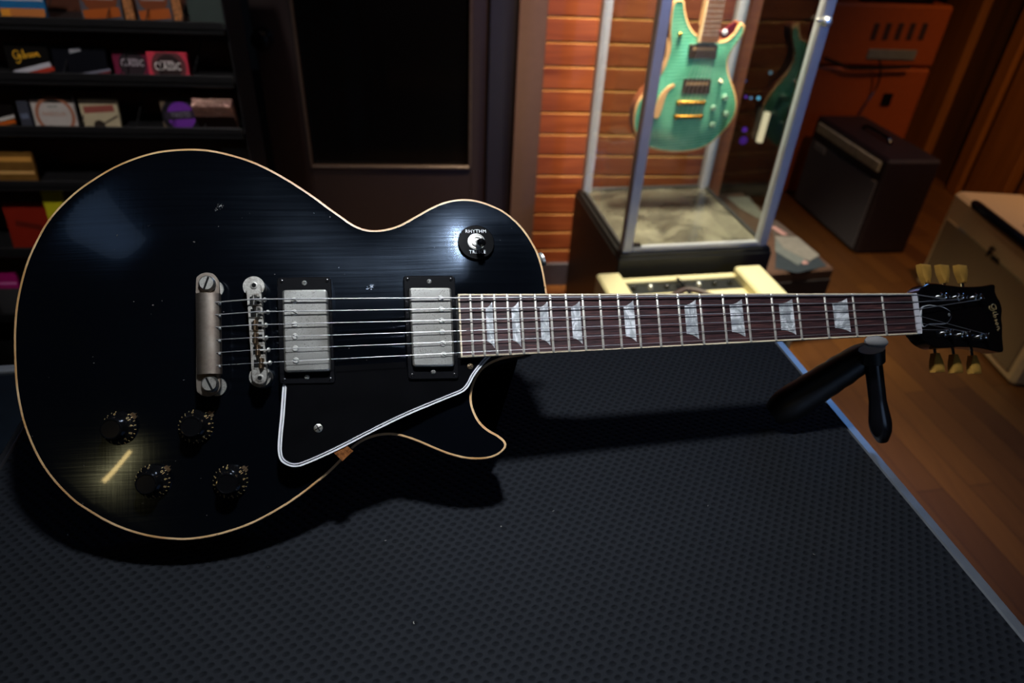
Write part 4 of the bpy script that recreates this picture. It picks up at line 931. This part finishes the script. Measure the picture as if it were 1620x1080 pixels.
# ================================================================== amplifiers
M['blonde'] = plain('blonde_tolex', 'd8cc9e', .6, var=.04, scale=300, bump=.1); M['panel_dark'] = plain('dark_panel', '1a1a18', .4); M['leather'] = plain('brown_leather', '3c2318', .5)
AF = yawframe((0.232, 1.450, 0), 12.3); AH = .445
a_l = AF.px(943, 432, (0, 0, AH), (0, 0, 1)); a_r = AF.px(1203, 418, (0, 0, AH), (0, 0, 1)); AF = yawframe(AF.wor((a_l[0], 0, 0)), 12.3)
ab = AF.px(943, 432, (0, 0, AH), (0, 0, 1))[1]; AW = AF.px(1203, 418, (0, 0, AH), (0, 0, 1))[0]; rs0 = AF.px(985, 437, (0, 0, AH), (0, 0, 1))[0]; rs1 = AF.px(1166, 425, (0, 0, AH), (0, 0, 1))[0]
AD = .25
amp = thing('guitar_amplifier', 'cream combo amplifier with sunken control panel in front of the display case', 'amplifier', Frame(AF.wor((0, ab - AD, 0)), AF.R))
RD = .022
mb = MB(); mb.box((rs0 / 2, AD / 2, (AH + .02) / 2), (rs0, AD, AH - .02), bev=.006); mb.box(((rs1 + AW) / 2, AD / 2, (AH + .02) / 2), (AW - rs1, AD, AH - .02), bev=.006)
mb.box(((rs0 + rs1) / 2, AD - .012, (AH - RD + .02) / 2), (rs1 - rs0 + .004, .024, AH - RD - .02), bev=.003)
mb.box(((rs0 + rs1) / 2, (AD - .075) / 2, (AH - RD + .02) / 2 - .004), (rs1 - rs0 + .004, AD - .075, AH - RD - .03), bev=.003)
mb.build('cabinet', M['blonde'], amp)
mb = MB(); mb.box(((rs0 + rs1) / 2, AD - .05, AH - RD - .02), (rs1 - rs0, .052, .02)); mb.build('control_panel', M['panel_dark'], amp)
for k_ in range(7):
    mb = MB(); x_ = rs0 + .03 + k_ * (rs1 - rs0 - .06) / 6; mb.lathe([(.008, 0), (.007, .006), (.0055, .012), (.004, .013)], (x_, AD - .05, AH - RD - .010), (0, 0, 1), 14); mb.build('control_knob', M['chrome'] if k_ % 3 == 1 else M['black_plastic'], amp)
mb = MB(); xc = (rs0 + rs1) / 2 - .01; zt = AH - RD; mb.tube(catmull([(xc - .075, .10, zt - .002), (xc - .06, .12, zt + .006), (xc, .15, zt + .012), (xc + .06, .12, zt + .006), (xc + .075, .10, zt - .002)], 5, closed=False), .008, 8); mb.build('handle', M['leather'], amp)
mb = MB(); mb.box((AW / 2, -.002, AH / 2 - .01), (AW - .05, .008, AH - .10)); mb.build('grille', plain('brown_grille', '5a4630', .8), amp)
for x_ in (.03, AW - .03):
    for y_ in (.04, AD - .04):
        mb = MB(); mb.cyl((x_, y_, 0), (x_, y_, .021), .014, n=14); mb.build('foot', M['black_plastic'], amp)
# cable lying on the amp
def cable(name, pts, r, mat, label, cat='cable'):
    P = catmull(pts, 8, closed=False); c = np.array(P[0]); mb = MB(); mb.tube(P - c, r, 8); o = mb.build(name, mat); o.matrix_world = Frame(c, np.eye(3)).mat(); return tag(o, label, cat)
ap = lambda x, y, z: AF.wor(AF.px(x, y, (0, 0, z), (0, 0, 1)))
cable('power_cable', [ap(1072, 441, AH - .016), ap(1078, 448, AH - .010), ap(1084, 455, AH - .008), ap(1093, 466, AH - .010), ap(1100, 474, AH - .014)], .005, M['black_plastic'], 'black cable lying across the cream amplifier top')

# long brown box with printed sheets beside the case
XF = yawframe((.879, 2.03, 0), 14.5); XH = .30
bx_fl = XF.px(1226, 437, (0, 0, XH), (0, 0, 1)); bx_fr = XF.px(1322, 424, (0, 0, XH), (0, 0, 1)); XF = Frame(XF.wor((bx_fr[0] - .30, bx_fr[1], 0)), XF.R); BW, BD = .30, .66
bxo = thing('storage_cabinet', 'long low brown cabinet under printed sheets right of the display case', 'cabinet', XF)
mb = MB(); mb.box((BW / 2, BD / 2, XH / 2), (BW, BD, XH), bev=.008); mb.build('carcass', plain('brown_vinyl', '4f3526', .55), bxo)
mb = MB(); mb.box((BW / 2, -.003, XH / 2 - .01), (BW - .02, .006, XH - .06)); mb.build('front_panel', plain('dark_brown_panel', '221a1a', .6), bxo)
px_ = lambda x, y: XF.px(x, y, (0, 0, XH), (0, 0, 1))
SH = [('printed_sheet', [(1226, 425), (1262, 432), (1308, 421), (1285, 392), (1228, 385)], '2b3034', 'dark printed sheet nearest the front of the brown cabinet', 0),
      ('printed_sheet', [(1226, 398), (1262, 420), (1280, 408), (1244, 385), (1226, 378)], '5e605d', 'pale grey sheet lying over the dark printed sheet', .001),
      ('printed_sheet', [(1224, 374), (1262, 376), (1296, 405), (1280, 414), (1240, 394)], '756e66', 'pale brochure lying slanted on the brown cabinet', .002),
      ('printed_sheet', [(1222, 348), (1232, 352), (1262, 376), (1250, 374), (1222, 372)], '4f423b', 'brown printed sheet behind the pale brochure', .001),
      ('printed_sheet', [(1148, 312), (1185, 312), (1206, 338), (1210, 352), (1170, 330)], '6d675c', 'grey sheet seen through the right pane of the case', .001)]
for nm, P_, c_, lb, dz in SH:
    q = np.array([px_(*p) for p in P_])[:, :2]; q[:, 0] = np.clip(q[:, 0], .004, BW - .004); c0_ = q.mean(0); mb = MB(); mb.prism([tuple(p - c0_) for p in q][::-1], 0, .0012)
    o = mb.build(nm, plain('sheet_' + c_, c_, .45), smooth=0); o.matrix_world = Frame(XF.wor((c0_[0], c0_[1], XH + .0005 + dz)), XF.R).mat(); tag(o, lb, 'printed sheet', 'printed sheets on the brown cabinet')
    if c_ in ('2b3034', '4f423b'):
        mb = MB(); e_ = XF.px(1264 if c_ == '2b3034' else 1232, 410 if c_ == '2b3034' else 366, (0, 0, XH), (0, 0, 1))[:2] - c0_; mb.box((e_[0], e_[1], .0016), (.022, .075, .0008), yawframe((0, 0, 0), 8).R); mb.build('pink_print', plain('pink_print_' + c_, 'a87c76', .5), o, smooth=0)

# dark combo on the right, grille facing left
KF = yawframe((1.535, 2.82, 0), 9.0); KH = .44; KD, KW = .25, .62      # x into the room's right, y away
kk = KF.px(1352, 402, (0, 0, .0), (0, 0, 1)); KF = Frame(KF.wor((kk[0], kk[1], 0)), KF.R)
ka = thing('guitar_amplifier', 'dark purple combo amplifier with grey grille by the orange cabinet', 'amplifier', KF)
M['oxblood'] = plain('dark_oxblood_tolex', '241618', .5); M['grey_grille'] = plain('grey_grille', '5c575c', .8, scale=300)
mb = MB(); mb.box((KD / 2, KW / 2, KH / 2), (KD, KW, KH), bev=.012); mb.build('cabinet', M['oxblood'], ka)
mb = MB(); mb.box((-.002, KW / 2, KH / 2 - .045), (.01, KW - .05, KH - .12), bev=.002); mb.build('grille', M['grey_grille'], ka)
mb = MB(); mb.box((-.003, KW / 2, KH - .045), (.012, KW - .08, .045), bev=.004); mb.build('control_panel', plain('cream_panel', 'b0a48c', .4), ka)
mb = MB(); mb.box((-.009, KW - .12, KH - .125), (.005, .10, .03), bev=.002); mb.build('badge', plain('silver_badge', '8d8d92', .3), ka)
mb = MB(); mb.tube(catmull([(KD / 2, .2, KH), (KD / 2, .22, KH + .018), (KD / 2, .31, KH + .022), (KD / 2, .4, KH + .018), (KD / 2, .42, KH)], 4, closed=False), .009, 8); mb.build('handle', M['black_plastic'], ka)
# cream combo at the right edge, grille facing left
EF = yawframe((1.71, 1.876, 0), 2.0); e0 = EF.px(1597, 611, (0, 0, 0), (0, 0, 1)); e1_ = EF.px(1447, 445, (0, 0, 0), (0, 0, 1)); ang = math.degrees(math.atan2(-(e1_[0] - e0[0]), e1_[1] - e0[1]))
EF = yawframe(EF.wor(e0), 2.0 + ang); EW = float(np.hypot(e1_[0] - e0[0], e1_[1] - e0[1])); EH = .415; ED = .27
ea = thing('guitar_amplifier', 'tan combo amplifier with black handle strap at the right edge of the photo', 'amplifier', EF)
mb = MB(); mb.box((ED / 2, EW / 2, EH / 2), (ED, EW, EH), bev=.014); mb.build('cabinet', plain('tan_tweed', 'cca878', .6, scale=200, bump=.1), ea)
mb = MB(); mb.box((-.002, EW / 2, EH * .42), (.010, EW - .07, EH * .66), bev=.003); mb.build('grille', plain('tan_grille', '846a48', .8, scale=300), ea)
l = EF.px(1582, 352, (-.006, 0, 0), (1, 0, 0)); mb = MB(); mb.tube([(-.008, l[1] + .17, l[2]), (-.012, l[1] + .15, l[2]), (-.016, l[1], l[2]), (-.016, l[1] - .2, l[2]), (-.008, l[1] - .24, l[2])], [.012, .018, .020, .020, .014], 12); mb.build('strap_handle', M['black_plastic'], ea)
l = EF.px(1572, 405, (-.008, 0, 0), (1, 0, 0)); mb = MB(); 
for st in ([(.0, .0), (.0, 1)], [(0, 1), (.6, 1.02)], [(0, .55), (.45, .55)], [(.75, .1), (.9, .5), (1.1, .1), (1.3, .5), (1.5, .1), (1.7, .5), (2.0, .1)]):
    mb.tube([(0, -x * .035 + .03, y * .035 - .015) for x, y in st], .004, 6)
for v_ in range(len(mb.v)): mb.v[v_] = (mb.v[v_][0] + -.010, mb.v[v_][1] + l[1], mb.v[v_][2] + l[2])
mb.build('script_badge', M['black_plastic'], ea)
mb = MB(); mb.box((ED / 2 + .02, EW * .32, EH + .001), (ED * .5, EW * .5, .003)); mb.build('top_panel', plain('dark_red_panel', '5d1e14', .35), ea)
for k_ in range(5):
    mb = MB(); mb.lathe([(.010, 0), (.009, .012), (.006, .015)], (ED / 2 + .02, EW * (.12 + .1 * k_), EH + .0025), (0, 0, 1), 14); mb.build('control_knob', M['chrome'], ea)
for y_ in (.08, EW - .08):
    mb = MB(); mb.cyl((-.001, y_, .055), (-.006, y_, .055), .012, n=14); mb.build('corner_rivet', M['black_plastic'], ea)
# orange stack behind
OF = yawframe((1.3, 3.50, 0), 7.5); M['orange'] = plain('orange_tolex', '94400c', .5, var=.08); M['orange_dark'] = plain('dark_vent', '301204', .7)
ox0 = OF.px(1250, 200, (0, 0, 0))[0]; ox1 = OF.px(1440, 200, (0, 0, 0))[0]; oz = OF.px(1370, 107, (0, 0, 0))[2]; ot = OF.px(1370, 6, (0, 0, 0))[2]; OW = ox1 - ox0
OFa = Frame(OF.wor((ox0, 0, 0)), OF.R)
oc = thing('speaker_cabinet', 'orange speaker cabinet standing on the floor under another orange one', 'speaker cabinet', OFa)
mb = MB(); mb.box((OW / 2, .18, oz / 2), (OW, .36, oz - .002), bev=.012); mb.build('cabinet', M['orange'], oc)
pl = OFa.px(1402, 157, (0, 0, 0)); mb = MB(); mb.box((pl[0], -.004, pl[2]), (.05, .010, .06), bev=.002); mb.build('jack_plate', M['black_plastic'], oc)
OFb = Frame(OF.wor((ox0, 0, oz + .004)), OF.R); oh = thing('speaker_cabinet', 'upper orange cabinet with vent slots and a grey jack plate', 'speaker cabinet', OFb)
mb = MB(); mb.box((OW / 2, .18, (ot - oz) / 2), (OW, .36, ot - oz - .006), bev=.012); mb.build('cabinet', M['orange'], oh)
pl = OFb.px(1410, 86, (0, 0, 0)); mb = MB(); mb.box((pl[0], -.004, pl[2]), (.25, .008, .045), bev=.002); mb.build('jack_plate', plain('grey_plate', '6c6a64', .4), oh)
for k_ in range(5):
    pl = OFb.px(1384 + 19 * k_, 50, (0, 0, 0)); mb = MB(); mb.box((pl[0], -.001, pl[2]), (.028, .006, .075), bev=.002); mb.build('vent_slot', M['orange_dark'], oh)
mb = MB(); mb.box((OW / 2 + .06, .06, ot - oz + .005), (.36, .05, .018), bev=.006); mb.build('handle', M['black_plastic'], oh)
cable('instrument_cable', [OF.wor(OF.px(x, y, (0, -.03 + .0 * i, 0))) for i, (x, y) in enumerate([(1304, 92), (1330, 102), (1346, 108), (1390, 108), (1440, 106)])], .008, M['black_plastic'], 'thick black cable hanging across the orange cabinets')
cable('speaker_cable', [OF.wor(OF.px(x, y, (0, -.05, 0))) for x, y in [(1391, 95), (1393, 110), (1388, 135), (1372, 160), (1358, 182)]], .005, M['black_plastic'], 'thin black cable hanging from the grey jack plate')
# added dark box with glowing dots for coloured reflections in the case glass
QF = yawframe((.98, 3.40, 0), 7.5); q0 = QF.px(1146, 250)[0]; q1 = QF.px(1228, 250)[0]
rk = thing('equipment_rack', 'dark equipment rack with small coloured lights seen through the case', 'rack', Frame(QF.wor((q0, 0, 0)), QF.R)); QR = Frame(QF.wor((q0, 0, 0)), QF.R)
mb = MB(); mb.box(((q1 - q0) / 2, .15, .62), (q1 - q0, .3, 1.24), bev=.006); mb.build('cabinet', M['black_plastic'], rk)
def emit(name, c, s_):
    k = NT(name); k.set(Base_Color=(0, 0, 0)); k.b.inputs['Emission Color'].default_value = (*c, 1); k.b.inputs['Emission Strength'].default_value = s_; return k.m
for (x, y, r, c, s_, lb) in ((1200, 155, .008, (.15, .6, .9), .9, 'led'), (1188, 155, .006, (.2, .5, .9), .6, 'led'), (1219, 115, .008, (.1, .35, .5), .4, 'led'), (1179, 128, .006, (.05, .15, .5), .4, 'led'), (1180, 153, .006, (.15, .05, .6), .7, 'led'), (1168, 151, .006, (.5, .05, .2), .4, 'led'), (1178, 205, .012, (.12, .02, .5), .6, 'led'), (1176, 222, .020, (.10, .02, .45), .35, 'led')):
    l = QR.px(x, y, (0, -.001, 0)); mb = MB(); mb.lathe([(r, 0), (r, .003), (r * .6, .005)], (l[0], 0, l[2]), (0, -1, 0), 14); mb.build('indicator_light', emit('indicator_%d_%d' % (x, y), c, s_), rk)
a_, b2 = QR.px(1214, 178, (0, -.03, 0)), QR.px(1201, 224, (0, -.03, 0))
mb = MB(); mb.tube([(0, 0, 0), (b2[0] - a_[0], 0, b2[2] - a_[2])], .016, 14); o = mb.build('tube_lamp', emit('warm_tube', (1, .78, .5), .85)); o.matrix_world = Frame(QR.wor((a_[0], -.03, a_[2])), QR.R).mat(); tag(o, 'short glowing warm white tube lamp seen through the case glass', 'lamp')  # added glowing bar imitating a warm reflected streak in the glass

# ================================================================== left display rack
SF = yawframe((-.76, 1.80, 0), 7.5); SL = -1.35
def sz(px, py, y=0.0): return SF.px(px, py, (0, y, 0))
xr = sz(378, 180)[0]
SRT = Frame(SF.wor((0, 0, 0)), SF.R)
rkL = thing('display_rack', 'black tiered display rack holding string packs beside the door', 'display rack', SRT)
M['rack'] = plain('black_rack_metal', (.010, .010, .011), .4)
lips = [(200, 36), (200, 122), (200, 205), (30, 290), (30, 396), (20, 500), (20, 560)]
SZ = [float(sz(*p)[2]) for p in lips]; SDp = .17
for z in SZ:
    mb = MB(); mb.box(((SL + xr) / 2, SDp / 2, z - .012), (xr - SL, SDp, .006)); mb.box(((SL + xr) / 2, .002, z - .008), (xr - SL, .004, .030), bev=.0015); mb.build('shelf', M['rack'], rkL, smooth=0)
mb = MB(); mb.box(((SL + xr) / 2, SDp + .01, .65), (xr - SL, .006, 1.25)); mb.build('back_panel', plain('dark_brown_backing', '4a220e', .6), rkL, smooth=0)  # added dark sheet standing for the dim wall behind the shelves
mb = MB(); mb.box((xr + .002, SDp / 2 + .02, .62), (.004, SDp, 1.24)); mb.build('side_panel', M['rack'], rkL, smooth=0)
mb = MB(); mb.box((SL - .002, SDp / 2 + .02, .62), (.004, SDp, 1.24)); mb.build('side_panel', M['rack'], rkL, smooth=0)
mb = MB(); mb.box(((SL + xr) / 2, SDp / 2, .03), (xr - SL, SDp + .1, .06), bev=.004); mb.build('base', M['rack'], rkL)
for z in SZ[:3]:
    for px_i in (92, 185, 245, 300):
        x_ = sz(px_i, 100)[0]; mb = MB(); mb.tube([(x_, .01, z + .005), (x_ + .01, SDp * .6, z + .075)], .0015, 6); mb.build('wire_divider', M['rack'], rkL)
def pack(x0p, x1p, ytop, shelf, base, label, prints_glare=(), txt=(), depth=.03, th=.012, lean=10, mat=None, rough=.3, cat='string pack', name='string_pack', group=None):
    z0 = SZ[shelf] - .008; a = SF.px(x0p, (ytop + lips[shelf][1]) / 2, (0, depth, 0)); b = SF.px(x1p, (ytop + lips[shelf][1]) / 2, (0, depth, 0)); h = SF.px((x0p + x1p) / 2, ytop, (0, depth + .01, 0))[2] - z0
    W = b[0] - a[0]; q = R_(lean); R2 = SF.R @ np.array([[1, 0, 0], [0, math.cos(q), math.sin(q)], [0, -math.sin(q), math.cos(q)]])
    fr = Frame(SF.wor(((a[0] + b[0]) / 2, depth, z0)), R2); t = thing(name, label, cat, fr, group or cat + 's on the display rack')
    mb = MB(); mb.box((0, th / 2, h / 2), (W, th, h), bev=.0015); mb.build('sleeve', mat or plain('sleeve_' + base, base, rough, var=.05), t)
    for i, (kind, c, x, y, w_, h_, an) in enumerate(prints_glare):  # print on the sleeve, plus glare painted as a band
        mb = MB()
        o_ = (x * W, -.0004 - .0002 * i, y * h)
        if kind == 'disc': mb.lathe([(w_ * W / 2, 0), (w_ * W / 2, .0002)], o_, (0, -1, 0), 32)
        elif kind == 'ring':
            r1, r0 = w_ * W / 2, h_ * W / 2; N = 36; vs = [(o_[0] + r * math.cos(2 * math.pi * j / N), o_[1], o_[2] + r * math.sin(2 * math.pi * j / N)) for r in (r0, r1) for j in range(N)]
            vs = [(v[0], v[1], min(max(v[2], .001), h - .001)) for v in vs]; mb.add(vs, [(j, (j + 1) % N, N + (j + 1) % N, N + j) for j in range(N)])
        else:
            ca, sa = math.cos(R_(an)), math.sin(R_(an)); mb.box(o_, (w_ * W, .0003, h_ * h), np.array([[ca, 0, -sa], [0, 1, 0], [sa, 0, ca]]))
        mb.build('printed_' + ('disc' if kind == 'disc' else 'ring' if kind == 'ring' else 'band'), plain('ink_' + c, c, .4, var=.03), t, smooth=0)
    for st, c, x, y, sz_, an in txt:
        ca, sa = math.cos(R_(an)), math.sin(R_(an)); mb = MB()
        if st == 'LOGO': script_logo(mb, (x * W, -.0015, y * h), (ca, 0, sa), (-sa, 0, ca), sz_, .0011, 5)
        else: mb.text(st, (x * W, -.0004 - .0002 * (len(prints_glare) + 1), y * h), (ca, 0, sa), (-sa, 0, ca), sz_ * 1.1, sx=.60)
        mb.build('printed_lettering', plain('ink_' + c, c, .4, var=.03), t, smooth=0)
    return t
pack(-12, 62, -60, 0, '1f5d8c', 'blue string pack with pale band at top left of the rack', [('band', 'a9a9b4', 0, .40, .96, .10, 0), ('band', '9fb2c4', .1, .50, .7, .05, 0), ('band', 'b06a34', 0, .12, .96, .20, 0), ('band', 'd08a2c', -.38, .12, .2, .16, 0)], [])
for i, (xa, xb) in enumerate(((118, 184), (208, 264))):
    pack(xa, xb, -62, 0, '4a4a52', ('brown oval logo string pack left of its twin on the top shelf', 'brown oval logo string pack right of its twin on the top shelf')[i], [('disc', '6e3414', 0, .44, .86, 0, 0), ('band', 'b4aaa6', 0, .62, .56, .07, 0), ('band', '9a8f8a', 0, .42, .66, .07, 0), ('band', 'a04c12', 0, .16, .9, .16, 6)], group=None)
M['copper'] = plain('copper_foil', 'e0905c', .3, .5, .5, 120)
pack(188, 203, -60, 0, 'c87848', 'narrow copper foil pack between the two brown oval packs', mat=M['copper'], th=.02, lean=4, cat='foil pack', name='foil_pack')
pack(266, 281, -60, 0, 'c87849', 'narrow copper foil pack right of the brown oval packs', mat=M['copper'], th=.02, lean=4, cat='foil pack', name='foil_pack')
pack(290, 346, -60, 0, '3a4340', 'glossy dark green string pack at the right end of the top shelf', [('band', '8a8a90', 0, .52, .8, .05, 0), ('band', 'c8ccd6', .30, .72, .14, .34, -30)], rough=.12)  # slanted pale band is glare painted on the glossy sleeve
pack(8, 76, 68, 1, '0e0c0b', 'black string pack with gold script logo and red stripe', [('band', 'b4b4bc', .06, .22, .92, .15, 14), ('band', 'a8301c', .16, .10, .84, .14, 14), ('band', '9a6a30', .28, .03, .4, .07, 0)], [('LOGO', 'ffc030', .0, .60, .026, 8)])
pack(80, 166, 72, 1, '0f1016', 'black string bag with grey crescent in the middle shelf', [('band', '6f7080', .15, .12, .8, .07, 10), ('band', '8c8c94', -.05, .86, .22, .14, 14), ('band', '7a1c28', .3, .08, .5, .05, 12)], rough=.2, lean=16)
pack(178, 232, 80, 1, '6c1f3a', 'dark red string pack reading CLASSIC behind the brighter red one', [('disc', '2a1f26', .06, .46, .78, 0, 0), ('band', '8a8088', .0, .66, .4, .05, 0)], [('CLASSIC', 'c4bac2', .06, .50, .021, 0)], depth=.05)
pack(232, 296, 82, 1, 'cc3c50', 'bright red string pack reading CLASSIC on the second shelf', [('ring', '5e3034', .02, .42, .86, .62, 0), ('disc', '2a1a1c', .02, .42, .62, 0, 0), ('band', '4a5f94', .02, .05, .5, .09, 0), ('band', 'b8aaaa', -.02, .64, .32, .05, 0)], [('CLASSIC', 'f0e8e4', .0, .44, .024, 0)], th=.03)
pack(-14, 22, 166, 2, '100c0b', 'dark string pack with orange stripe at the left photo edge', [('band', 'b8b4ae', 0, .40, 1.0, .16, 14), ('band', 'c05a18', .0, .2, 1.0, .16, 12), ('band', '8a6430', 0, .06, .9, .12, 0)])
pack(28, 46, 160, 2, '3a3c46', 'narrow grey string pack left of the white circle pack', [('band', '5c6478', 0, .45, .7, .2, 10)])
pack(49, 117, 152, 2, 'b3aca6', 'white string pack with an orange circle on the third shelf', [('band', '2a2422', 0, .90, 1.0, .2, 0), ('ring', '9a6248', .02, .40, .92, .76, 0), ('band', '8c8c84', .0, .68, .24, .05, 0)], [('MANDOLIN', 'a87a60', .0, .44, .0155, 0)])
pack(126, 186, 156, 2, 'b5a88a', 'cream string pack with red heading and a small guitar picture', [('band', '8c4a40', .0, .66, .8, .22, 4), ('disc', '2e2620', -.06, .10, .3, 0, 0), ('band', '2e2620', .2, .26, .6, .05, 28), ('band', '3a3128', 0, .90, 1.0, .12, 0)])
pack(254, 316, 156, 2, '6a5a4a', 'string pack with a purple disc reading TWISTED', [('disc', '14121a', .0, .44, 1.0, 0, 0), ('disc', '6c2e9a', .0, .44, .72, 0, 0), ('band', '2a2230', 0, .47, .84, .26, 4)], [('TWISTED', '84808c', .0, .47, .017, 4)])
k = NT('crumpled_foil'); k.set(Metallic=.7, Roughness=.25, Base_Color=lin('d8a898')); k.bump(k.noise(k.coord(), 90, 2, .5, 1.5), 1.0, .006)
pack(312, 374, 153, 2, 'd8a091', 'crumpled pink copper foil pack at the right end of third shelf', [('band', '26140f', 0, .30, 1.0, .60, 0)], mat=k.m, th=.03, lean=-30, cat='foil pack', name='foil_pack')
pack(-10, 52, 238, 3, '8a5c22', 'dull gold string pack on the shelf below the white circle pack', [('band', 'c08a40', 0, .72, .94, .16, 0), ('band', 'c89a5c', 0, .30, .94, .10, 0)], mat=plain('gold_card', '8f6630', .35, .5))
pack(8, 78, 322, 4, '7a1e10', 'red orange string pack on the lower left shelf', [('band', '551408', 0, .5, .6, .12, -12)], [])
pack(74, 106, 304, 4, 'b8b020', 'yellow hanging card partly hidden behind the guitar', lean=6, depth=.02, cat='card', name='price_card')
pack(-10, 30, 432, 5, 'a01868', 'magenta string pack low on the rack at left photo edge', [('band', 'd878b8', 0, .72, .9, .05, 0), ('band', '3c3c3e', 0, .30, 1.0, .6, 0)])
pack(355, 396, 234, 3, '6a665e', 'grey card just above the guitar at the rack end', [], lean=4, depth=.06, cat='card', name='price_card')

# glass topped counter at the far left beside the bench
VF = yawframe((-.70, .74, 0), 11.6); VH = .80; v0 = VF.px(12, 577, (0, 0, VH), (0, 0, 1)); v1 = TF.wor((-TW - .035, 0, 0)); vx1 = VF.loc(v1)[0]; VW, VD = .60, .62
VB = Frame(VF.wor((vx1 - VW, v0[1] - VD, 0)), VF.R)
vc = thing('glass_counter', 'glass topped counter with a grey metal rim left of the workbench', 'counter', VB)
M['dim_glass'] = plain('blue_grey_glass', (.010, .014, .020), .08)
for c, s_ in (((VW / 2, VD - .007, VH - .012), (VW, .014, .026)), ((VW / 2, .007, VH - .012), (VW, .014, .026)), ((.007, VD / 2, VH - .012), (.014, VD, .026)), ((VW - .007, VD / 2, VH - .012), (.014, VD, .026))):
    mb = MB(); mb.box(c, s_, bev=.002); mb.build('rim', M['alu'], vc)
mb = MB(); mb.box((VW / 2, VD / 2, VH - .008), (VW - .026, VD - .026, .008)); mb.build('glass_top', M['dim_glass'], vc, smooth=0)
mb = MB(); mb.box((VW / 2, VD / 2, .38), (VW - .01, VD - .01, .76), bev=.004); mb.build('cabinet', M['plinth'], vc)
